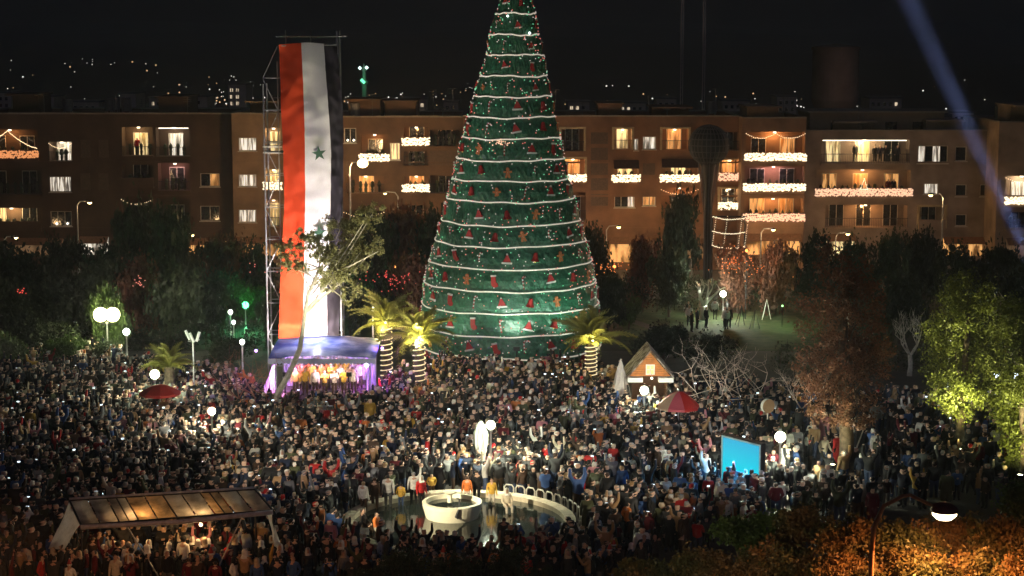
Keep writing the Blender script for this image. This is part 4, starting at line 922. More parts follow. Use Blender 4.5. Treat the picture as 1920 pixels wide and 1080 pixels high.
for k in (.25,.5,.75): q.tube([A.lerp(B,k), Dq.lerp(C_,k)], .03, 5)
q.build('frame', M_dark, cn)
for v in (A,B,C_,Dq): MB().tube([v, (v.x,v.y,0)], .045, 6).build('pole', M_dark, cn)
for (a, b) in (((240,990),(312,1078)),((455,968),(388,1078))):
    a_, b_ = pd(*a,67.6)-oc, pd(*b,66.6)-oc; MB().tube([a_, b_+Vector((0,0,-.6))], .03, 5).build('brace', M_steel, cn)
M_sheet = mat('white_plastic_sheet', (.62,.6,.6), .35, .5, noise=.25, nscale=3, transl=.4, bump=.6)
q = MB(); E1 = Dq.lerp(C_, 0); 
def drape(a, b, c, d, nm):
    vs = []
    for i in range(9):
        for j in range(8):
            s, t = i/8, j/7; p = Vector(a).lerp(b,t).lerp(Vector(d).lerp(c,t), s); vs.append(p+Vector((.07*math.sin(t*17+s*3), .09*math.sin(t*14+s*2), 0)))
    MB().add(vs, [(i*8+j,i*8+j+1,(i+1)*8+j+1,(i+1)*8+j) for i in range(8) for j in range(7)]).build(nm, M_sheet, cn, smooth=True)
drape(A, Dq, pd(118,1030,67.2)-oc, pd(90,1028,68.4)-oc, 'side_sheet'); drape(B+Vector((.1,0,0)), C_, pd(512,1022,67.6)-oc, pd(530,1036,68)-oc, 'side_sheet')
# amber bulbs added under the sheets to make them glow
light('added_canopy_lamp', 'POINT', (1.8,-.4,2.3), 170, (1,.6,.24), cn, .1); light('added_canopy_lamp', 'POINT', (-.6,-.4,2.3), 90, (1,.55,.2), cn, .1); MB().ball((-.6,-.4,2.3), .06, 8).build('bulb', glow('added_amber_bulb', (1,.7,.35), 5), cn); MB().ball((1.8,-.4,2.3), .08, 8).build('bulb', glow('added_amber_bulb', (1,.7,.35), 5), cn)
# ================================================================= vegetation
def trunk_obj(t, pts, rad, m=None): return MB().tube(pts, rad, 9).build('trunk', m or M_bark, t, smooth=True)
# pine in front of the flag
PD_ = 97.0; pts = [pd(x, y, PD_) for x, y in ((486,800),(505,765),(540,705),(562,655),(570,600),(577,555),(600,500))]; o_ = Vector((pts[0].x, PD_, 0)); pts[0] = Vector((o_.x, PD_, 0))
pt = thing('pine_tree', 'leaning pine with sparse olive crown in front of the flag', 'tree', o_); pts = [p-o_ for p in pts]
tr = trunk_obj(pt, pts, [.22,.2,.17,.15,.13,.11,.07], M_barkp)
gg = random.Random(5); q = MB()
heads = []
for (x, y, r1) in ((545,470,30),(600,455,34),(640,425,34),(690,405,30),(640,470,44),(690,455,32),(700,470,22),(560,500,26),(620,510,36),(655,540,30),(660,495,36),(600,540,18),(705,390,18),(712,470,14),(575,440,22),(670,425,30),(540,500,22),(610,480,30),(650,565,18),(530,460,16)):
    c = pd(x, y, PD_+gg.uniform(-1.2,1.2))-o_; heads.append((c, (r1*PD_/F*1.0, r1*PD_/F*.9, r1*PD_/F*.62), r1*r1))
    st_ = pts[4].lerp(pts[6], gg.random()); mid = st_.lerp(c, .5)+Vector((0,0,-.25)); q.tube([st_, mid, c], [.06,.04,.02], 5)
q.build('limb', M_barkp, pt)
link('crown', leaf_cloud('pine_crown', heads, 15000, .075, M_leafo, 21, clump=.2), pt)
sp2 = thing('spotlight_stand', 'added spotlight on a stand by the leaning pine, aimed up into its crown', 'spotlight', (o_.x+4.6, 91.5, 0)); MB().tube([(0,0,0),(0,0,2.1)], .03, 5).build('stand', M_black, sp2); MB().box((0,0,2.2),(.26,.2,.2)).build('lamp_head', M_black, sp2)
light('up_light', 'SPOT', (0,.05,2.35), 9000, (1,.93,.6), sp2, .1, target=(-.2,6,9.5), angle=62, blend=.9)  # spot added to brighten the pine crown from the front
# fallen-looking leaning dead trunk beside it
a, b, c = pd(568,738,98)-Vector((0,0,0)), pd(510,790,97), gp(455,842)
t = thing('leaning_pole', 'long bare pole leaning low over the crowd left of the stage', 'pole', (c.x,c.y,0)); MB().tube([(0,0,0), b-Vector((c.x,c.y,0)), a-Vector((c.x,c.y,0))], [.07,.06,.04], 6).build('shaft', M_bark, t)
# palms with light-wrapped trunks
def frond_mesh():
    q = MB(); L = 2.3; n = 14; pts = [(0, L*s, .42*math.sin(s*2.4)-.62*s*s*s) for s in [i/n for i in range(n+1)]]
    q.tube(pts, [.03*(1-.8*i/n) for i in range(n+1)], 3)
    for i in range(2, n+1):
        p = Vector(pts[i]); ll = .52*math.sin(PI*(.12+.8*i/n))**.7
        for s in (-1, 1):
            for dd in (0, .08):
                e = p+Vector((s*ll*.8, ll*.5+dd, -ll*.38)); q.add([p+Vector((0,-.05+dd,0)), p+Vector((0,.05+dd,0)), e], [(0,1,2)])
    return q.mesh('frond', M_palm)
FR = frond_mesh()
def palm(label, px, ycrown, ybase, rpx, seed, lp=300, wrap=True, D=None):
    g = random.Random(seed); p = gp(px, ybase); D = D or p.y; h = pd(px, ycrown, D).z
    t = thing('palm_tree', label, 'palm', (p.x, D, 0), 0, 'palms in front of the Christmas tree' if wrap else None); h -= .45; s = rpx*D/F/2.05
    prf = []
    for k in range(17): prf.append((.30-.04*k/16+(.05 if k % 2 else 0), h*k/16))
    MB().lathe(prf, 10).build('trunk', M_bark, t)
    n = 46
    for k in range(n):
        a = 2.4*k; el = 1.35-1.55*(k/n); link('frond', FR, t, (0,0,h-.05), rot=(el+g.uniform(-.3,.25), g.uniform(-.5,.5), a+g.uniform(-.3,.3)), sc=s*g.uniform(.65,1.15))
    if wrap:
        q = MB(); turns = 11; q.tube([(.37*math.cos(a), .37*math.sin(a), .3+(h-.5)*a/(turns*2*PI)) for a in np.linspace(0, turns*2*PI, turns*16)], .035, 4); q.build('rope_light', glow('palm_rope_light', (1,.82,.5), .85), t)
        light('crown_lamp', 'POINT', (.05,-1.25,h+.3), lp*3.2, (1,.88,.3), t, .12); MB().ball((.05,-1.25,h+.3), .06, 8).build('lamp', glow('yellow_lamp', (1,.95,.5), 6), t)
        MB().tube([(.05,-1.25,h+.3),(0,-.2,h-.3)], .02, 4).build('bracket', M_dark, t)
    return t
palm('palm with rope-lit trunk and bright yellow crown, middle one, nearest the camera', 788, 622, 752, 68, 1, 420, D=103)
palm('palm with rope-lit trunk nearest the stage, farther back and partly overlapped by the bright one', 727, 595, 722, 60, 2, 260, D=108)
palm('darker palm with rope-lit trunk to the right of the Christmas tree', 1107, 628, 735, 66, 3, 90, D=106)
palm('spiky green palm behind the left red parasol', 318, 672, 772, 44, 4, 0, wrap=False, D=101)

# dark background trees, each copied from one of four
def bg_tree(seed, m, n=5200):
    g = random.Random(seed); t = thing('broadleaf_tree', '', 'tree'); blobs = []
    for k in range(9): a = g.uniform(0, 2*PI); r = g.uniform(0, .6); blobs.append(((r*math.cos(a), r*math.sin(a), g.uniform(.28,.8)), (g.uniform(.34,.5), g.uniform(.34,.5), g.uniform(.16,.26)), 1))
    MB().tube([(0,0,0),(.02,.0,.3),(0,.02,.62)], [.05,.04,.02], 7).build('trunk', M_bark, t); link('crown', leaf_cloud('crown', blobs, n, .05, m, seed, clump=.42), t); return t
PT = [bg_tree(31, M_leafd), bg_tree(32, M_leafd), bg_tree(33, M_leafr), bg_tree(34, M_leafg)]
used_p = set(); TL = []
def copy_tree(o, parent=None):
    c = o.copy(); COL.objects.link(c); c.parent = parent
    for ch in [x for x in bpy.data.objects if x.parent == o]: copy_tree(ch, c)
    return c
CH = {}
def put_tree(pi, px, ytop, wpx, D, label, rz=0, base=0):
    if pi in used_p:
        src = PT[pi]; t = src.copy(); COL.objects.link(t)
        for ch in CH[pi]: c = ch.copy(); COL.objects.link(c); c.parent = t
    else:
        t = PT[pi]; used_p.add(pi); CH[pi] = [x for x in bpy.data.objects if x.parent == t]
    z = pd(px, ytop, D).z; sw = wpx*D/F; t.location = (pd(px, 500, D).x, D, 0); t.rotation_euler = (0,0,rz); t.scale = (sw*1.3, sw*1.1, z*1.05)
    t['label'] = label; t['group'] = 'trees of the park'; t['category'] = 'tree'; return t
BT = [ # proto, px, ytop, half width px, D, where
 (0,28,462,62,138,'before the far left block, leftmost of the back row'),(1,110,452,60,140,'before the far left block, second of the back row'),(0,190,470,52,137,'below the small orange street lamp at left'),
 (1,262,385,58,145,'before the red-decorated balconies of the left block'),(0,330,400,60,143,'left of the curtained tan block, overlapping its neighbour'),(2,408,448,58,139,'just left of the flag scaffold'),(1,470,455,52,141,'directly behind the flag scaffold'),
 (0,20,530,62,122,'in the dark left part of the park, leftmost of the front row'),(1,95,520,66,125,'in the dark park, up and left of the glaring double lamp'),(0,170,500,60,127,'straight behind the glaring double lamp'),(2,255,495,62,128,'right behind the pale globe lamp at left'),
 (1,335,500,60,124,'in the dark park between double lamp and green lamp'),(3,460,530,50,133,'lit green by the green lamp left of the flag'),(0,395,520,54,127,'just left of the green lamp'),(1,505,560,34,122,'right of the green lamp, beside the stage'),
 (1,690,412,62,141,'brown-lit by the glaring orange lamp right of the flag'),(2,745,395,64,143,'between the pine and the Christmas tree, tallest there'),(0,812,410,58,140,'touching the left side of the Christmas tree, back row'),(0,705,480,54,131,'behind the two left palms, left one'),(2,775,490,58,130,'behind the two left palms, right one'),(1,655,530,36,126,'low and dark behind the stage roof'),
 (0,1115,440,52,139,'touching the right side of the Christmas tree, back row'),(1,1140,520,44,128,'dark and low right of the Christmas tree'),(2,1205,452,54,140,'before the lit ground-floor awning of the brick block'),(0,1268,378,46,143,'tall and brown, just left of the globe column'),(1,1255,475,52,136,'in front of the tall brown tree near the globe column'),
 (2,1385,470,48,138,'red-lit, right of the globe column'),(2,1455,462,52,137,'red-lit, below the garlanded balconies'),(0,1530,452,50,139,'behind the big brown tree, to its left'),(1,1600,455,54,141,'straight behind the big brown tree'),(0,1672,448,56,139,'below the tan balcony wall at right'),(1,1735,440,52,142,'under the terrace lamp of the wide right block'),(0,1800,470,54,138,'behind the yellow-green tree'),(1,1865,465,54,139,'near the right edge, back row'),(0,1925,480,50,136,'cut by the right edge, back row'),
 (1,1690,520,50,124,'dark, behind the white-trunked bare tree'),(0,1640,540,44,120,'dark, between big brown tree and white-trunked bare tree'),(1,1245,610,52,117,'dark and low behind the wooden hut'),(0,1330,632,50,116,'dark and low behind the bare shrubs'),(1,1900,520,60,118,'dark, behind the tree at the right edge'),(3,1180,560,30,130,'small and dim at the left end of the lawn'),
 (3,205,545,44,117,'lit yellow by the glaring double lamp right behind it'),(0,60,610,70,116,'low and bushy at the left edge of the crowd'),(3,110,632,52,112,'low and greenish left of the glaring double lamp'),(1,190,640,40,114,'low, right under the glaring double lamp'),(3,8,628,44,111,'low and green at the very left edge'),(0,420,640,48,116,'low and dark beside the white lamp left of the stage')]
kinds = ['dark leafy tree ', 'dense dark evergreen ', 'brown-leaved tree ', 'green leafy tree ']
for k, (pi, px, yt, wpx, D, wh) in enumerate(BT): put_tree(pi, px, yt, wpx, D, kinds[pi]+wh, k*1.7)
for k, (x0_, x1_, wh) in enumerate(((-42,-16,'left part'),(-15.5,-5,'between stage and Christmas tree'),(6,20,'behind the lawn'),(20.5,42,'right part'),(8.5,15,'inner row behind the wooden hut'),(17.5,38,'inner row at the right rim of the square'),(-38,-17,'inner row at the left rim of the square'))):
    yh_ = 138.5 if k < 4 else (118.5, 113.5, 121.5)[k-4]
    t = thing('hedge', ('added tall dark hedge along the far road, ' if k < 4 else 'added low dark hedge, ')+wh, 'hedge', ((x0_+x1_)/2, yh_, 0)); hw_ = (x1_-x0_)/2; nb_ = int(hw_*1.3)  # hedges added to cover lit ground that should look dark
    link('leaves', leaf_cloud('hedge_leaves', [((-hw_+(i+.5)*2*hw_/nb_, 0, 1.5 if k < 4 else .9), (1.2, .9, (1.5 if k < 4 else .9)+.25*math.sin(i*2.3)), 1) for i in range(nb_)], int(hw_*520), .11, M_leafd, 200+k, clump=.45), t)
    q = MB(); [q.tube([(-hw_+i*1.1,0,0),(-hw_+i*1.1+.2,0,1.6)], [.05,.02], 4) for i in range(int(hw_*1.8))]; q.build('stems', M_bark, t)
# bare trees; the lawn one has lamplight in its bark colour
def bare(label, px, ybase, ytop, L, r, m, depth, seed, spread=.55, kids=3, D=None, name='bare_tree', cat='tree', n=5, stems=1, up=.2):
    g = random.Random(seed); p = gp(px, ybase); D = D or p.y; h = pd(px, ytop, D).z
    t = thing(name, label, cat, (p.x, D, 0)); q = MB(); q2 = MB()
    if stems == 1:
        th = h*.34; q.tube([(0,0,0),(.05,0,th*.5),(0,.03,th)], [r*1.3,r*1.05,r], 8); q.build('trunk', m, t, smooth=True)
        for k in range(4): a = k*1.7+g.random(); branches(q2, (0,0,th-.03), (math.cos(a)*.7, math.sin(a)*.7, .9), h*.30, r*.6, depth, g, spread, up, n, kids)
    else:
        for k in range(stems): a = k*2.4; branches(q2, (.1*math.cos(a),.1*math.sin(a),0), (math.cos(a)*.55, math.sin(a)*.55, 1), h*.42, r, depth, g, spread, up, n, kids)
    q2.build('branches', m, t); return t
M_litbark = mat('lamplit_white_bark', (.7,.7,.64), .8, noise=.15)  # white colour stands in for the low lamp's light on the bark
bare('bare tree with white-lit forked trunk on the lawn', 1322, 605, 520, 1, .3, M_litbark, 2, 3, kids=2, D=134.6)
bare('small bare tree with whitewashed trunk between the brown and the yellow-green trees', 1705, 705, 590, 1, .14, M_barkp, 3, 8)
M_shb = mat('shrub_bark', (.6,.47,.42), .85, noise=.3)
bare('spreading bare shrub, left one of the pair right of the parasol', 1335, 800, 648, 1, .055, M_shb, 4, 12, name='bare_shrub', cat='shrub', stems=5, n=4, spread=.72, D=98, kids=2, up=.1)
bare('spreading bare shrub, right one of the pair right of the parasol', 1405, 800, 648, 1, .055, M_shb, 4, 14, name='bare_shrub', cat='shrub', stems=5, n=4, spread=.72, D=99, kids=2, up=.1)
bare('reddish bare shrub at the left end of the stage', 478, 800, 660, 1, .065, mat('red_twigs', (.30,.12,.09), .85, noise=.3), 4, 16, name='bare_shrub', cat='shrub', stems=7, n=4, spread=.7, D=97.5, kids=2, up=.1)
bare('thin bare tree left of the big brown tree', 1520, 830, 690, 1, .07, M_shb, 3, 19, D=96)
bare('small twiggy tree in the crowd under the lamp post left of the stage', 300, 860, 770, 1, .05, M_shb, 3, 23, D=90)
bare('bare tree overlapping the right edge before the evergreens', 1890, 740, 560, 1, .1, M_shb, 3, 29, D=104)
# big brown tree, yellow-green tree, right-edge tree
def big_tree(label, blobs_px, D, trunk_px, n, size, m, seed, rt=.3, droop=0, clump=.3):
    p = gp(*trunk_px[0]); x0 = pd(trunk_px[0][0], trunk_px[0][1], D).x; t = thing('broadleaf_tree', label, 'tree', (x0, D, 0)); o = Vector((x0, D, 0)); g = random.Random(seed)
    pts = [Vector((0,0,0))]+[pd(x, y, D)-o for x, y in trunk_px[1:]]; trunk_obj(t, pts, [rt*(1.15-.75*i/len(pts)) for i in range(len(pts))])
    blobs = []; q = MB()
    for (x, y, rx, rz) in blobs_px:
        dy = g.uniform(-1.2,1.2); c = pd(x, y, D+dy)-o; blobs.append((c, (rx*D/F, rx*D/F*.9, rz*D/F), rx*rz)); s = pts[1+int(g.random()*(len(pts)-1))]
        q.tube([s, s.lerp(c,.5)+Vector((0,0,-.2)), c], [.08,.05,.02], 5)
    q.build('limb', M_bark, t); link('crown', leaf_cloud('crown', blobs, n, size, m, seed, clump=clump, droop=droop), t); return t
big_tree('big sparse brown-leaved tree rising from the crowd right of the blue screen', [(1580,500,52,44),(1560,560,58,50),(1615,560,50,50),(1545,630,58,50),(1610,635,60,55),(1540,700,56,46),(1600,720,66,50),(1635,680,40,50),(1520,690,30,38),(1560,770,56,32),(1610,775,54,32),(1580,660,40,60)], 84,
  [(1586,908),(1588,830),(1584,760),(1580,680),(1582,600)], 17000, .08, M_leafr, 51, .36, clump=.2)
big_tree('yellow-green tree lit from below, between the white-trunked tree and the right edge', [(1815,555,54,42),(1782,610,50,48),(1848,600,50,52),(1775,680,46,48),(1815,670,56,52),(1800,745,50,36),(1852,690,44,54),(1780,730,40,40)], 88,
  [(1803,862),(1800,800),(1806,740),(1812,650),(1815,590)], 20000, .075, M_leafy, 52, .22, .5, clump=.24)
big_tree('dark green tree cut by the right edge with a lit lower crown', [(1905,610,46,60),(1925,700,52,60),(1890,760,36,50),(1915,820,42,46),(1905,860,22,24)], 82,
  [(1925,925),(1922,860),(1918,760),(1915,650)], 18000, .075, M_leafy, 53, .24, .5)
for (px, py, D, en, tg, lb) in ((1803, 868, 85.0, 2300, (0,2.6,5.5), 'small uplight at the foot of the yellow-green tree'), (1912, 915, 79.8, 1300, (0,1.8,3.2), 'small uplight at the foot of the right-edge tree'), (1560, 915, 81.8, 280, (.5,2.4,4.5), 'small added uplight before the trunk of the big brown tree')):  # the third uplight is added to lighten the brown foliage
    x = pd(px, py, D).x; u = thing('uplight', lb, 'uplight', (x, D, 0)); MB().lathe([(.05,0),(.05,1.3),(.12,1.35),(.14,1.5)], 10).build('body', M_black, u); MB().lathe([(.001,1.49),(.12,1.49)], 10).build('lens', glow('uplens', (1,1,.7), 7), u)
    light('up_light', 'SPOT', (0,0,1.55), en, (1,.95,.35), u, .1, target=tg, angle=110, blend=.8)
    light('up_light', 'SPOT', (.05,-.1,1.55), en*2.6, (1,.97,.5), u, .1, target=(0,3.2,9), angle=75, blend=.9)
# white pole and bent sapling near the brown tree
p = gp(1583, 868); z = pd(1583, 600, p.y).z; t = thing('white_pole', 'slender white pole showing through the brown tree crown', 'pole', (p.x, p.y, 0)); MB().tube([(0,0,0),(0,0,z)], [.07,.05], 8).build('shaft', M_white, t); MB().tube([(0,0,z),(0,0,z+.4)], [.09,.02], 8).build('finial', M_white, t)
a, b = gp(1598, 900), pd(1606, 840, gp(1598,900).y); c = pd(1624, 792, a.y); t = thing('thin_stem', 'thin pale bent stem just right of the big brown trunk', 'stem', a); MB().tube([(0,0,0), b-a, c-a], [.05,.04,.025], 6).build('stem', M_barkp, t)

# near trees at the lower right and bottom
NT = [(1405,1010,62,34,53,M_leafg,'green crown in the near row, left of the street lamp pole'),(1500,985,58,34,51,M_leafb,'mottled crown just left of the near street lamp pole'),(1590,1015,52,40,48,M_leafb,'crown tucked against the near street lamp pole'),
      (1700,1020,60,42,47.5,M_leafb,'orange-lit crown right under the hooded street lamp'),(1790,1005,60,38,50,M_leafb,'orange-lit crown right of the hooded street lamp'),(1880,1015,62,40,48,M_leafb,'orange-lit crown in the lower right corner'),
      (1915,945,34,40,57,M_leafg,'small bright green crown at the right edge above the corner'),(1320,1062,60,30,52,M_leafb,'low crown at the bottom between fountain and street lamp'),(1210,1078,55,26,53,M_leafb,'lowest crown at the bottom right of the fountain'),
      (1480,1065,60,40,49,M_leafb,'crown at the bottom edge left of the street lamp pole'),(1650,1085,60,36,46.5,M_leafb,'crown at the bottom edge just right of the street lamp pole'),(1740,1080,60,40,45.5,M_leafb,'crown at the bottom edge below the hooded lamp'),(1830,1085,60,38,45.5,M_leafb,'crown at the bottom edge right of the hooded lamp'),(1910,1080,56,40,45,M_leafb,'crown filling the very lower right corner'),(1560,1075,56,40,47,M_leafb,'crown at the bottom edge touching the street lamp pole'),(1400,1080,60,36,50,M_leafb,'low crown at the bottom edge below the green crown')]
for k, (x, y, rx, rz, D, m, wh) in enumerate(NT):
    p = pd(x, y-14, D); t = thing('bushy_tree', 'bushy ' + wh, 'tree', (p.x, D, 0), 0, 'bushy trees along the near road'); rr = rx*D/F*1.15; zz = p.z; rzz = rz*D/F*1.1; g = random.Random(k+80)
    blobs = [((g.uniform(-.5,.5)*rr, g.uniform(-.5,.5)*rr, zz+g.uniform(-.6,.3)*rzz-.1), (rr*.62, rr*.62, rzz*.6), 1) for _ in range(6)]
    MB().tube([(0,0,0),(.1,0,zz*.5),(0,0,zz-.1)], [.13,.1,.05], 7).build('trunk', M_bark, t)
    q = MB(); [q.tube([(0,0,zz*.55), Vector(b[0])], [.05,.02], 5) for b in blobs]; q.build('limb', M_bark, t)
    link('crown', leaf_cloud('near_crown', blobs, 6500, .062, m, 90+k, clump=.34), t)
for k, (x, y, rx, rz, D, wh) in enumerate(((760,1062,60,30,63,'in front of the pool, left'),(850,1068,52,22,62.5,'in front of the pool, middle'),(940,1062,56,30,63,'in front of the pool, right'),(700,1080,50,20,62,'at the bottom edge left of the pool'),(1010,1080,44,22,62,'at the bottom edge right of the pool'))):
    p = pd(x, y, D); t = thing('shrub', 'dark sparse shrub ' + wh, 'shrub', (p.x, D, 0), 0, 'dark shrubs in front of the pool'); rr = rx*D/F; zz = p.z; rzz = rz*D/F; g = random.Random(k+120)
    blobs = [((g.uniform(-.6,.6)*rr, g.uniform(-.4,.4)*rr, zz+g.uniform(-.5,.5)*rzz), (rr*.5, rr*.5, rzz*.7), 1) for _ in range(6)]
    q = MB(); [q.tube([(0,0,0), (g.uniform(-.1,.1),0,zz*.5), Vector(b[0])], [.04,.03,.012], 5) for b in blobs]; q.build('stems', M_bark, t)
    link('foliage', leaf_cloud('shrub_leaves', blobs, 2600, .05, M_leafd, 140+k, clump=.4), t)
# red string lights in trees (market side)
for (px, py, wx, wy, n, D, colr, lb) in ((738,525,55,16,60,128,(1,.12,.1),'red string lights hung in the trees behind the left palms'),(930,700,110,10,60,110,(1,.15,.15),'red lights low around the foot of the Christmas tree'),(40,545,10,8,10,120,(1,.1,.08),'red lights at the far left among dark trees'),(256,530,16,12,14,121,(1,.25,.2),'red lights in the tree above the glaring double lamp'),
      (1150,500,34,10,26,128,(1,.3,.08),'orange-red lights right of the Christmas tree'),(1400,500,50,24,60,131,(1,.28,.08),'orange-red lights in the trees below the globe column'),(530,505,90,20,30,125,(1,.25,.15),'reddish lights among trees behind the flag')):
    PP = []
    for k in range(n): p = pd(rnd.gauss(px,wx*.5), rnd.gauss(py,wy*.5), D+rnd.uniform(-1,1)); PP.append(p)
    c = sum(PP, Vector())/len(PP); q = MB().bulbs([p-c for p in PP], .05)
    tag(q.build('string_lights', glow('string_%d' % int(colr[1]*100), colr, 1.0), None, c), lb, 'string lights')
for (px, py, D, en, cl, wh) in ((1400,470,135,1600,(1,.3,.07),'below the globe column'),(1152,500,131,800,(1,.3,.07),'right of the Christmas tree'),(740,500,134,120,(1,.15,.08),'behind the left palms')):
    p = pd(px, py, D); t = thing('lantern', 'orange-red lantern on a pole among the trees ' + wh, 'lantern', (p.x, D, 0)); MB().tube([(0,0,0),(0,0,p.z)], .04, 5).build('pole', M_dark, t); MB().ball((0,0,p.z), .12, 8).build('globe', glow('red_lantern', cl, 4), t); light('lantern_light', 'POINT', (0,0,p.z), en, cl, t, .13)
# lawn lamp
p = gp(1470, 618); t = thing('garden_lamp', 'low green garden spotlight on the lawn', 'lamp', (p.x, p.y+1, 0)); MB().tube([(0,0,0),(0,0,1.6)], .03, 5).build('post', M_dark, t); MB().ball((0,0,1.65), .08, 8).build('globe', glow('green_bulb', (.5,1,.4), 3), t); light('garden_light', 'POINT', (0,0,1.7), 380, (.5,1,.3), t, .09)
for k, (px, py) in enumerate(((1415,618),(1437,600),(1390,612))):
    p = gp(px, py); t = thing('easel_frame', 'thin A-shaped frame standing on the lawn, ' + ('left of two' if k==2 else 'near' if k == 0 else 'far and pale'), 'frame', (p.x,p.y,0), k*.4)
    q = MB(); q.tube([(-.4,0,0),(0,0,1.6),(.4,0,0)], .035, 5); q.tube([(0,.6,0),(0,0,1.6)], .03, 5); q.build('legs', M_white if k == 1 else M_dark, t)

# ================================================================= people
HD = [(0.0,0.0,.95),(0,0,1.12),(0,.01,1.33),(0,.01,1.48),(0,-.015,1.585),(0,-.01,1.69)]
def skel(pose, fat=1.0, skirt=False, sh=.19):
    J = {}; 
    def a(n, p, r, tg): J[n] = (Vector(p), r, tg)
    f = fat
    a('pelvis',(0,0,.95),(.165*f,.125*f),'c'); a('belly',(0,0,1.13),(.16*f,.12*f),'c'); a('chest',(0,.01,1.33),(.175*f,.115*f),'c'); a('neck',(0,.01,1.475),(.06,.06),'s'); a('head',(0,-.015,1.585),(.088,.1),'s'); a('top',(0,-.005,1.68),(.07,.08),'s')
    arms = {'stand':[((.25,.03,1.12),(.26,-.05,.88))]*2, 'pockets':[((.28,.09,1.14),(.2,-.07,.94))]*2, 'phone':[((.22,-.2,1.22),(.07,-.36,1.50))]*2, 'cheer':[((.31,-.05,1.62),(.3,-.1,1.9))]*2,
            'clap':[((.25,-.1,1.15),(.06,-.33,1.26))]*2, 'wave':[((.32,-.04,1.56),(.34,-.1,1.83)),((.25,.03,1.12),(.26,-.05,.88))], 'sit':[((.24,-.06,1.13),(.15,-.3,1.0))]*2, 'walk':[((.24,.16,1.14),(.25,.06,.92)),((.24,-.1,1.14),(.25,-.26,.98))]}[pose]
    for i, s in enumerate((-1, 1)):
        e, w = arms[i]; e = Vector((s*e[0],e[1],e[2])); w = Vector((s*w[0],w[1],w[2])); hnd = w+(w-e).normalized()*.09
        a('sh%d'%i,(s*sh,.01,1.40),(.078*f,.075*f),'c'); a('el%d'%i,e,(.056*f,.056*f),'c'); a('wr%d'%i,w,(.04,.04),'c'); a('ha%d'%i,hnd,(.035,.025),'s')
        if pose == 'sit': L = ((s*.1,-.04,.93),(s*.13,-.44,.93),(s*.13,-.46,.52),(s*.13,-.6,.47))
        elif pose == 'walk': L = ((s*.09,0,.88),(s*.1,-.1*s-.04,.5),(s*.1,-.22*s+.05,.1),(s*.1,-.22*s-.08,.04))
        else: L = ((s*.095,0,.86),(s*.105,-.03,.48),(s*.11,.03,.09),(s*.13,-.12,.045))
        kt = 'c' if skirt else 't'
        a('hi%d'%i,L[0],(.1*f+(.03 if skirt else 0),)*2,kt); a('kn%d'%i,L[1],(.07+(.05 if skirt else 0),)*2,kt); a('an%d'%i,L[2],(.048,.048),'t'); a('to%d'%i,L[3],(.045,.04),'b')
    E = [('pelvis','belly'),('belly','chest'),('chest','neck'),('neck','head'),('head','top')]
    for i in (0,1): E += [('chest','sh%d'%i),('sh%d'%i,'el%d'%i),('el%d'%i,'wr%d'%i),('wr%d'%i,'ha%d'%i),('pelvis','hi%d'%i),('hi%d'%i,'kn%d'%i),('kn%d'%i,'an%d'%i),('an%d'%i,'to%d'%i)]
    if pose == 'sit':
        for n in J: J[n] = (J[n][0]-Vector((0,0,.43)), J[n][1], J[n][2])
    return J, E
def grow(J, E, sub):
    nm = list(J); me = bpy.data.meshes.new('tmp'); me.from_pydata([J[n][0] for n in nm], [(nm.index(a), nm.index(b)) for a, b in E], [])
    ob = bpy.data.objects.new('tmp', me); COL.objects.link(ob); ob.modifiers.new('s', 'SKIN')
    sv = me.skin_vertices[0].data
    for i, n in enumerate(nm): sv[i].radius = J[n][1]; sv[i].use_root = (i == 0)
    if sub: m = ob.modifiers.new('u', 'SUBSURF'); m.levels = sub
    dg = bpy.context.evaluated_depsgraph_get(); ev = ob.evaluated_get(dg); r = bpy.data.meshes.new_from_object(ev)
    bpy.data.objects.remove(ob); bpy.data.meshes.remove(me); r.calc_loop_triangles()
    V = np.array([v.co[:] for v in r.vertices]); P_l = [tuple(p.vertices) for p in r.polygons]; T = np.array([t.vertices[:] for t in r.loop_triangles])
    NR = np.array([v.normal[:] for v in r.vertices]); bpy.data.meshes.remove(r)
    JP = np.array([J[n][0][:] for n in nm]); JR = np.array([max(J[n][1]) for n in nm]); TG = [J[n][2] for n in nm]
    def tagof(c):
        d = np.linalg.norm(JP-c, axis=1)-JR*.8; k = int(np.argmin(d)); tg = TG[k]
        if nm[k] in ('head','top'):
            hc = J['head'][0]
            if c[2] > hc.z+.085 or (c[1] > hc.y+.012 and c[2] > hc.z-.06): tg = 'h'
        return tg
    return V, P_l, T, NR, tagof
POSES = ['stand','pockets','phone','cheer','clap','wave','walk']
LOW = {}
for ps_ in POSES+['skirt']:
    J, E = skel('stand' if ps_ == 'skirt' else ps_, 1.0, ps_ == 'skirt'); V, Pl, T, NR, tg = grow(J, E, 0)
    tags = np.array(['schtb'.index(tg(V[t].mean(axis=0))) for t in T]); LOW[ps_] = (V, T, tags)
HI = {}
def sub_mesh(V, Pl, keep, name, m, off=0.0, NR=None, smooth=True):
    ids = sorted({i for k in keep for i in Pl[k]}); mp = {i: j for j, i in enumerate(ids)}; W = V[ids]+(NR[ids]*off if off else 0)
    me = bpy.data.meshes.new(name); me.from_pydata([tuple(v) for v in W], [], [tuple(mp[i] for i in Pl[k]) for k in keep]); me.materials.append(m)
    me.polygons.foreach_set('use_smooth', [smooth]*len(keep)); me.update(); return me
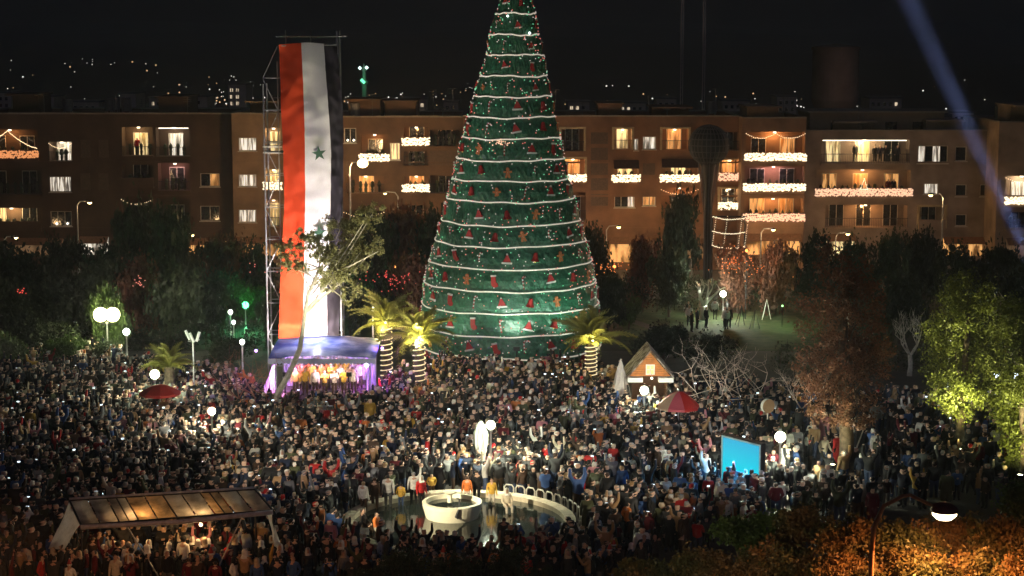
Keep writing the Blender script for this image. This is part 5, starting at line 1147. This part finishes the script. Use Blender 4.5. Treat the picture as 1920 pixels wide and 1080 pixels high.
def hi(pose, skirt=False, fat=1.0):
    key = (pose, skirt, fat)
    if key in HI: return HI[key]
    J, E = skel(pose, fat, skirt); V, Pl, T, NR, tg = grow(J, E, 1); tags = [tg(V[list(p)].mean(axis=0)) for p in Pl]
    Js, Es = skel(pose, .86, False); Vb, Pb, Tb, Nb, _ = grow(Js, Es, 1)
    q = MB(); q.v = [tuple(v) for v in Vb]; q.f = list(Pb); q.m = [0]*len(Pb)
    hc = Js['head'][0]; q.tube([(hc.x,hc.y-.085,hc.z+.035),(hc.x,hc.y-.122,hc.z-.0),(hc.x,hc.y-.09,hc.z-.012)], [.006,.014,.012], 4)      # nose
    for s in (-1,1): q.bulbs([(hc.x+s*.088,hc.y+.01,hc.z+.005)], .022); q.bulbs([(hc.x+s*.033,hc.y-.088,hc.z+.03)], .010, 1)
    q.bulbs([(hc.x+dx, hc.y-.092, hc.z-.045) for dx in (-.015,0,.015)], .009, 2)
    for i, s in enumerate((-1,1)):                                                                  # fingers
        w, h_ = Js['wr%d'%i][0], Js['ha%d'%i][0]; d = (h_-w).normalized(); sd_ = d.cross(Vector((0,1,0.3))).normalized(); pn = sd_.cross(d)
        for f in range(4):
            b0 = h_+sd_*(f-1.5)*.018; L = (.062,.075,.07,.052)[f]; q.tube([b0-d*.01, b0+d*L*.5+pn*.004, b0+d*L*.95+pn*.02], [.009,.008,.005], 4)
        q.tube([h_-d*.03+sd_*.028*s, h_-d*.0+sd_*.05*s+pn*.01, h_+d*.03+sd_*.055*s+pn*.02], [.011,.009,.006], 4)
    res = {'body': q.mesh('body', [M_skin, M_black, mat('lips', (.35,.1,.08))], True)}
    for nm_, tg_, m_, off in (('coat','c',M_cloth,.006),('trousers','t',M_cloth,.004),('shoes','b',M_black,.004),('hair','h',M_hair,.012)):
        kp = [k for k, t_ in enumerate(tags) if t_ == tg_]
        if kp: res[nm_] = sub_mesh(V, Pl, kp, nm_, m_, off, NR)
    res['_top'] = J['top'][0]; HI[key] = res; return res
sh_ = MB(); sh_.lathe([(.1,-.03),(.105,.03),(.08,.1),(.03,.22),(.005,.25)], 12); sh_.lathe([(.112,-.045),(.118,-.01),(.104,.02)], 12, mi=1); sh_.ball((.0,.02,.26), .03, 6, 1); HAT = sh_.mesh('santa_hat', [M_red, M_redw], True)
cap_ = MB().lathe([(.118,-.04),(.12,.0),(.1,.06),(.05,.095),(.005,.105)], 12).mesh('woollen_hat', M_cloth, True)
scf_ = MB(); scf_.lathe([(.13,-.17),(.118,-.12),(.116,-.03),(.112,.02),(.09,.07),(.04,.1),(.004,.105)], 14, a0=-1.0, a1=PI+1.0); scf_.lathe([(.17,-.24),(.12,-.15)], 14, a0=-1.8, a1=PI+1.8); SCF = scf_.mesh('headscarf', M_cloth, True)
CC = {'black':(.012,.012,.014),'navy':(.012,.018,.04),'charcoal':(.04,.04,.043),'red':(.42,.02,.02),'brown':(.05,.028,.018),'tan':(.33,.2,.1),'white':(.72,.7,.66),'burgundy':(.12,.012,.02),'olive':(.06,.065,.03),'grey':(.18,.18,.19),'mustard':(.5,.3,.05),'orange':(.55,.16,.04),'pink':(.5,.2,.24),'cream':(.55,.48,.36),'blue':(.04,.09,.25)}
HC = {'black hair':(.012,.01,.01),'brown hair':(.05,.025,.015),'grey hair':(.3,.29,.28),'fair hair':(.3,.18,.08)}
TCc = {'black trousers':(.012,.012,.013),'blue jeans':(.04,.06,.12),'grey trousers':(.09,.09,.09),'brown trousers':(.06,.035,.02),'pale trousers':(.45,.4,.33)}
TODAY = set(); PEOPLE = []
PH_DESC = {'stand':'arms hanging','pockets':'hands in pockets','phone':'hands before face','cheer':'both arms raised','clap':'clapping','wave':'one arm raised','walk':'stepping forward','sit':'sitting'}
def person(x, y, face, pose, coat, head, trou='black trousers', h=1.72, where='', label=None, z=0.0, skirt=False, group='people in the crowd nearest the camera', fat=1.0):
    s = h/1.75; ms = hi(pose, skirt, fat); t = thing('person', '', 'person', (x, y, z), face, group); t.scale = (s, s, s)
    for k in ('body','coat','trousers','shoes','hair'):
        if k not in ms: continue
        if k == 'hair' and head in ('white headscarf','black headscarf','beige headscarf'): continue
        o = link(k, ms[k], t)
        if k == 'coat': o.color = (*CC[coat], 1)
        if k == 'trousers': o.color = (*TCc[trou], 1)
        if k == 'hair': o.color = (*(HC.get(head) or (.012,.01,.01)), 1)
    tp = ms['_top']; hp = (tp.x, tp.y-.005, tp.z-.03)
    if head.endswith('headscarf'): o = link('headscarf', SCF, t, (tp.x, tp.y, tp.z-.03)); o.color = (*{'w':(.7,.68,.64),'b':(.015,.015,.017)}.get(head[0], (.5,.4,.28)), 1) if head[:2] != 'be' else (.45,.36,.26,1)
    elif head == 'red Santa hat': link('santa_hat', HAT, t, hp)
    elif head.endswith('woollen hat'): o = link('woollen_hat', cap_, t, hp); o.color = (*CC[head.split()[0]], 1)
    if label is None:
        fa = face % (2*PI); fd = 'facing camera' if fa < .8 or fa > 5.5 else ('facing away' if 2.3 < fa < 4.0 else ('facing right' if fa <= 2.3 else 'facing left'))
        label = 'person in %s coat, %s and %s, %s, %s, %s' % (coat, head, trou, PH_DESC[pose], fd, where)
    t['label'] = label; TODAY.add(label); PEOPLE.append(t); return t
def gpx(px, py): p = gp(px, py); return p.x, p.y
SPECIAL = [ # px, feet y, face, pose, coat, head, trousers, height, label
 (703,962,2.9,'stand','brown','brown hair','brown trousers',1.75,'person in brown jacket at the pool rim, beside the one in white shirt'),
 (728,958,3.2,'stand','white','black hair','grey trousers',1.78,'person in white shirt and grey trousers seen from behind at the pool rim'),
 (752,956,3.0,'pockets','mustard','black hair','blue jeans',1.3,'child in yellow top between two people in white by the pool'),
 (776,950,3.3,'wave','white','grey hair','black trousers',1.72,'tall person in long white coat behind the pool, left of the one in red'),
 (790,955,0.6,'stand','red','white headscarf','black trousers',1.62,'person in bright red coat just left of the white basin'),
 (682,968,2.6,'stand','white','fair hair','brown trousers',1.7,'person in broad white top at the left rim of the pool'),
 (681,1005,1.3,'sit','brown','black hair','brown trousers',1.7,'seated person in brown at the far left rim of the pool'),
 (706,1012,1.2,'sit','orange','black hair','pale trousers',1.7,'seated person in orange leaning over the left rim of the pool'),
 (876,948,3.1,'stand','orange','brown hair','pale trousers',1.45,'child in orange jacket and pale trousers standing just behind the white basin'),
 (894,945,3.4,'stand','black','black hair','black trousers',1.72,'dark-dressed person between the orange jacket and the seated yellow figure'),
 (922,955,.2,'stand','mustard','fair hair','pale trousers',1.5,'figure in yellow top and pale trousers on the rim right of the white basin'),
 (950,966,.3,'sit','cream','white headscarf','pale trousers',1.7,'seated figure in cream with white headscarf on the rim right of the basin'),
 (1085,950,3.1,'stand','red','black hair','black trousers',1.74,'person in vivid red jacket seen from behind, alone right of the fountain'),
 (1104,944,3.0,'stand','tan','brown hair','grey trousers',1.7,'person in tan coat beside the vivid red jacket right of the fountain'),
 (975,925,2.8,'clap','red','brown hair','black trousers',1.68,'person in red-orange sweater behind the pool rim, right of the lamp post'),
 (1005,905,3.0,'stand','white','black hair','black trousers',1.7,'person in white coat standing among red coats above the right pool rim'),
 (985,895,.5,'clap','orange','brown hair','black trousers',1.6,'person in orange beside the white coat above the right pool rim'),
 (1024,892,5.8,'stand','red','brown hair','blue jeans',1.66,'person in red right of the white coat above the pool rim'),
 (595,880,3.1,'stand','grey','grey hair','black trousers',1.78,'person in long grey coat in the crowd left of centre, below the stage'),
 (690,875,.3,'stand','white','white headscarf','black trousers',1.66,'person in white with white headscarf, left of the lamp, halfway to the stage'),
 (688,905,3.0,'stand','orange','brown hair','black trousers',1.7,'person in rust-orange coat just below the white headscarf'),
 (700,895,2.9,'pockets','tan','brown hair','black trousers',1.72,'person in tan coat right of the rust-orange coat'),
 (625,815,3.1,'stand','red','black hair','black trousers',1.7,'person in bright red jacket near the right front of the stage'),
 (580,885,3.0,'stand','tan','fair hair','grey trousers',1.66,'person in tan coat left of the long grey coat'),
 (530,905,.2,'stand','cream','white headscarf','grey trousers',1.66,'person in cream coat and headscarf at the bright patch left of centre'),
 (548,915,.5,'stand','mustard','fair hair','grey trousers',1.66,'person in yellow coat at the bright patch left of centre'),
 (575,935,.1,'clap','cream','beige headscarf','grey trousers',1.62,'person in cream coat clapping at the bright patch, nearer the canopy'),
 (430,925,.3,'stand','mustard','white headscarf','black trousers',1.66,'person in yellow with white headscarf above the right end of the plastic canopy'),
 (1176,1012,2.2,'pockets','orange','black hair','black trousers',1.72,'person in orange-tan coat turned away, right of the hoop rails'),
 (1146,1055,.3,'sit','mustard','fair hair','pale trousers',1.75,'person in mustard sitting low, lower right of the pool'),
 (1232,968,3.0,'stand','brown','black hair','brown trousers',1.78,'broad person in brown coat seen from behind, between hoop rails and blue screen'),
 (1352,1000,3.1,'stand','tan','brown hair','brown trousers',1.74,'person in tan jacket in the front line before the blue screen'),
 (1362,1000,2.8,'stand','white','black hair','black trousers',1.74,'person in white and black beside the tan jacket before the blue screen'),
 (1378,985,3.1,'stand','grey','brown hair','black trousers',1.78,'person in long grey coat silhouetted against the blue screen, left one'),
 (1400,990,3.1,'stand','navy','black hair','black trousers',1.8,'tall person in navy silhouetted against the blue screen, middle one'),
 (1418,1000,3.0,'pockets','charcoal','black hair','black trousers',1.7,'person in charcoal below the right corner of the blue screen'),
 (945,1040,3.0,'stand','charcoal','black hair','black trousers',1.68,'person in charcoal at the near right rim of the pool'),
 (975,1068,2.9,'stand','red','brown hair','black trousers',1.66,'child-sized person in red at the near right rim, left of the pair'),
 (996,1066,3.2,'stand','pink','brown hair','black trousers',1.6,'person in pink at the near right rim, middle of three'),
 (1012,1060,3.3,'stand','burgundy','black hair','black trousers',1.68,'person in burgundy at the near right rim, right of three'),
 (1036,1040,2.3,'stand','brown','black hair','black trousers',1.74,'person in brown leaning on the hoop rails at the right'),
]
occ = []
for (px, py, fc, po, co, hd, tr_, hh, lb) in SPECIAL:
    x, y = gpx(px, py); z = 0.0
    if 'basin' in lb and po == 'stand' and 'rim' not in lb: z = 0
    person(x, y, fc, po, co, hd, tr_, hh, label=lb, z=z); occ.append((x, y, .42))
# choir on the stage
gg = random.Random(77); k = 0
for row in range(3):
    for i in range(7):
        x = so_.x - sx*.62 + (i+.5*(row % 2))*sx*1.45/7 ; y = SD+1.0+row*.9; co = gg.choice(['mustard','cream','mustard','tan','cream','orange']); hd = gg.choice(['brown hair','black hair','fair hair'])
        person(x, y, gg.uniform(-.3,.3), gg.choice(['stand','clap','stand']), co, hd, 'brown trousers', gg.uniform(1.5,1.72), z=.95+row*.18,
               label='choir member in %s top, %s from the left in the %s row on stage' % (co, ['first','second','third','fourth','fifth','sixth','seventh'][i], ['front','middle','back'][row]), group='choir on the stage')
for row in (1, 2): MB().bb((-sx*.72, .62-.0+(row-1)*.9-1.35+.0+1.3, .951),(sx*.85, 1.35+(row-1)*.9-.0, .95+row*.18)).build('riser', M_deck, st)
# people on balconies
for (px, py, D, co, lb) in ((1640,303,165.6,'black','left of four'),(1650,303,165.5,'navy','second of four'),(1660,303,165.7,'black','third of four'),(1682,303,165.6,'charcoal','right of four')):
    p = pd(px, 305, D); person(p.x, D, .1, 'stand', co, 'black hair', z=p.z, h=1.7, label='dark figure on the top lit terrace of the right block, '+lb, group='people on balconies')
for (px, py, D, co, lb) in ((1603,303,165.6,'charcoal','standing by the left door of the top lit terrace at right'),(1665,368,165.6,'burgundy','on the fairy-lit middle balcony of the right block'),(1675,368,165.7,'black','on the fairy-lit middle balcony, right-hand one'),(1415,300,165.5,'black','behind the garlanded top balcony right of the globe column'),(1440,358,165.5,'red','on the second garlanded balcony right of the globe column'),
        (1460,358,165.6,'tan','on the second garlanded balcony, right-hand one'),(827,273,165.5,'black','on the dim balcony left of the Christmas tree'),(848,273,165.5,'charcoal','on the dim balcony next to the Christmas tree'),(258,291,165.5,'red','on the red-decorated balcony of the left block')):
    z = pd(px, py, D).z; person(pd(px,py,D).x, D, .1, 'stand', co, 'black hair', z=z+.0, h=1.7, label='person '+lb, group='people on balconies')
for k, (px, py) in enumerate(((1292,612),(1303,607),(1312,612),(1340,606),(1345,612),(1362,604),(1366,612),(1378,616),(1325,618),(1282,618))):
    x, y = gpx(px, py); y += 1.6*math.sin(k*2.7); x += .5*math.sin(k*5.1); co = ['white','black','navy','white','white','grey','white','black','charcoal','black'][k]; person(x, y, k*.9, 'stand', co, 'black hair', h=1.7, label='person in %s on the lawn by the white bare tree, %s from the left' % (co, ['second','third','fourth','sixth','seventh','eighth','ninth','tenth','fifth','first'][k]), group='people on the lawn')

# ---- the crowd
POLY = [(-90,655),(60,668),(200,690),(430,728),(500,772),(700,772),(752,722),(820,712),(1110,714),(1180,742),(1320,752),(1500,762),(1700,775),(2010,785),(2010,938),(1700,975),(1500,1000),(1330,1030),(1180,1110),(1040,1125),(-90,1125)]
def inpoly(x, y):
    c = False; n = len(POLY); j = n-1
    for i in range(n):
        xi, yi = POLY[i]; xj, yj = POLY[j]
        if (yi > y) != (yj > y) and x < (xj-xi)*(y-yi)/(yj-yi)+xi: c = not c
        j = i
    return c
gg = random.Random(99); PTS = []
sp_ = .60; yy = 63.0
while yy < 122:
    xx = -38.0
    while xx < 38:
        x = xx+gg.uniform(-.27,.27); y = yy+gg.uniform(-.27,.27); px, py = project((x, y, 0)); xx += sp_
        if not inpoly(px, py): continue
        if math.hypot(x-pc.x, y-pc.y) < RP+.95: continue
        if abs(x-so_.x) < sx+.5 and SD-.5 < y < SD+5: continue
        if px > 1440 and gg.random() < .45: continue
        if px > 1120 and py > 880 and gg.random() < .3: continue
        if py > 1000 and px > 560 and px < 720 and gg.random() < .4: continue
        if py < 720 and px < 430 and gg.random() < .5: continue
        if 1170 < px < 1265 and 98.6 < y < 103: continue
        if any(math.hypot(x-a, y-b) < c for a, b, c in occ): continue
        if math.hypot(x-tb.x, y-TD) < 6.3: continue
        if math.hypot(px-960, (py-1045)*1.6) < 60 and False: continue
        if math.sin(x*.9+y*1.3)*math.sin(y*.7-x*.5+2) > .6 and gg.random() < .7: continue
        PTS.append((x, y, px, py))
    yy += sp_
PTS.sort(key=lambda p: p[1])
near = [p for p in PTS if -5 < p[2] < 1925 and p[3] < 1145]
NI = max(0, 300-len(PEOPLE)); chosen = set(id(p) for p in near[:NI])
def zone(px, py):
    if px < 90: return 'lower left edge'
    if px < 540: return ('under canopy %s' % ('left' if px < 260 else 'middle' if px < 400 else 'right')) if py > 1035 else 'behind plastic canopy'
    if px < 680: return 'left of pool'
    if px < 860: return 'below pool left'
    if px < 1080: return 'below pool right'
    if px < 1200: return 'below hoop rails'
    if px < 1400: return 'below blue screen'
    return 'above bushy trees'
coats = ['black']*36+['navy']*11+['charcoal']*12+['brown']*8+['burgundy']*4+['olive']*4+['grey']*4+['tan']*4+['red']*3+['cream']*2+['white']*3+['orange']*1+['mustard']*1+['pink']*1+['blue']*3
heads = ['black hair']*9+['brown hair']*5+['grey hair']*2+['fair hair']*2+['white headscarf']*3+['black headscarf']*3+['beige headscarf']*2+['black woollen hat']*2+['grey woollen hat']*2+['red Santa hat']*1
trs = ['black trousers']*6+['blue jeans']*4+['grey trousers']*2+['brown trousers']*2
poses = ['stand']*6+['pockets']*5+['phone']*2+['clap']*2+['cheer']*1+['wave']*2+['walk']*1
FF = [0]*5+[1]*5+[2]*2+[3]*2
rest = []
for p in PTS:
    x, y, px, py = p
    if id(p) in chosen:
        for _ in range(60):
            f = gg.choice(FF); fc = (0, PI, 1.5, 4.7)[f]+gg.uniform(-.45,.45); co, hd, tr_, po = gg.choice(coats), gg.choice(heads), gg.choice(trs), gg.choice(poses)
            fa = fc % (2*PI); fd = 'facing camera' if fa < .8 or fa > 5.5 else ('facing away' if 2.3 < fa < 4.0 else ('facing right' if fa <= 2.3 else 'facing left'))
            lb = 'person in %s coat with %s, %s, %s, %s' % (co, hd, PH_DESC[po], fd, zone(px, py))
            if lb not in TODAY: break
        person(x, y, fc, po, co, hd, tr_, gg.uniform(1.5,1.85), label=lb)
    else: rest.append(p)
VV = []; TT = []; CCo = []; off = 0; ph_q = MB()
low = {k: v for k, v in LOW.items()}
for (x, y, px, py) in rest:
    po = gg.choice(['stand','pockets','phone','clap','stand','pockets','wave','cheer','skirt','skirt','walk']) ; V, T, tags = low[po]
    s = gg.choice([gg.uniform(1.05,1.4)]+[gg.uniform(1.5,1.9)]*8)/1.75; fc = gg.choice([0,0,PI,PI,PI,PI,1.5,4.7])+gg.uniform(-.6,.6); ca, sa = math.cos(fc), math.sin(fc)
    W = np.empty_like(V); wd_ = gg.uniform(.95,1.2); W[:,0] = (V[:,0]*ca-V[:,1]*sa)*s*wd_+x; W[:,1] = (V[:,0]*sa+V[:,1]*ca)*s*wd_+y; W[:,2] = V[:,2]*s
    hd = gg.choice(heads); co = np.array(CC[gg.choice(coats)])*gg.uniform(.7,1.3)
    hc = {'white headscarf':(.7,.67,.62),'black headscarf':(.015,.015,.017),'beige headscarf':(.45,.36,.26),'black woollen hat':(.015,.015,.015),'grey woollen hat':(.2,.2,.2),'red Santa hat':(.5,.02,.02)}.get(hd) or HC[hd]
    sk = np.array((.56,.36,.27))*gg.uniform(.8,1.15); pal = np.array([sk, co, hc, TCc[gg.choice(trs)], (.015,.015,.015)])
    VV.append(W); TT.append(T+off); CCo.append(pal[tags]); off += len(V)
    if po == 'phone' and gg.random() < .8 or (po == 'wave' and gg.random() < .3):
        hx, hy, hz = (0,-.46,1.57) if po == 'phone' else (-.34,-.14,1.98); X, Y, Z = (hx*ca-hy*sa)*s+x, (hx*sa+hy*ca)*s+y, hz*s
        ph_q.box((X, Y, Z), (.15,.012,.08), 0, fc); b0 = Vector((X, Y, Z)); n_ = Vector((-math.sin(fc)*-1, -math.cos(fc), 0)); 
        o2 = Vector((sa*-.0, 0, 0)); bx_ = [(-.068,.008,-.033),(.068,.008,-.033),(.068,.008,.033),(-.068,.008,.033)]
        ph_q.add([(X+a*ca-b*sa, Y+a*sa+b*ca, Z+c) for a, b, c in bx_], [(0,1,2,3)], 1)
VV = np.concatenate(VV); TT = np.concatenate(TT); CCo = np.concatenate(CCo); nT = len(TT)
me = bpy.data.meshes.new('crowd'); me.vertices.add(len(VV)); me.vertices.foreach_set('co', VV.reshape(-1)); me.loops.add(nT*3); me.loops.foreach_set('vertex_index', TT.reshape(-1).astype(np.int32))
me.polygons.add(nT); me.polygons.foreach_set('loop_start', np.arange(nT)*3); me.polygons.foreach_set('use_smooth', [True]*nT); me.update(calc_edges=True)
at_ = me.color_attributes.new('Col', 'FLOAT_COLOR', 'CORNER'); cc4 = np.ones((nT, 3, 4), np.float32); cc4[:, :, :3] = CCo[:, None, :]; at_.data.foreach_set('color', cc4.reshape(-1))
me.materials.append(M_crowd)
tag(link('crowd', me), 'dense crowd in mostly dark winter coats filling the square beyond the nearest people', kind='stuff')
tag(ph_q.build('raised_phones', [M_black, M_phone]), 'small lit phones held up throughout the dense crowd', kind='stuff')
print('CROWD', len(rest), 'tris', nT, 'people', len(PEOPLE))

# ================================================================= haze (thin night air and smoke over the square)
HZ = MB().bb((-1600,-70,-2),(1600,4200,120)).build('haze', None) if False else None
q = MB().bb((-1550,-65,-3),(1550,4050,130)); me = bpy.data.meshes.new('haze'); me.from_pydata(q.v, [], q.f)
m = bpy.data.materials.new('night_haze'); m.use_nodes = True; t_ = m.node_tree; t_.nodes.remove(t_.nodes['Principled BSDF'])
pv = t_.nodes.new('ShaderNodeVolumePrincipled'); pv.inputs['Color'].default_value = (.85,.88,.95,1); pv.inputs['Density'].default_value = .00042; pv.inputs['Anisotropy'].default_value = .3
t_.links.new(pv.outputs[0], t_.nodes['Material Output'].inputs['Volume']); me.materials.append(m); tag(link('haze', me), kind='stuff', label='thin night haze over the square that shows the beam and lamp glow')
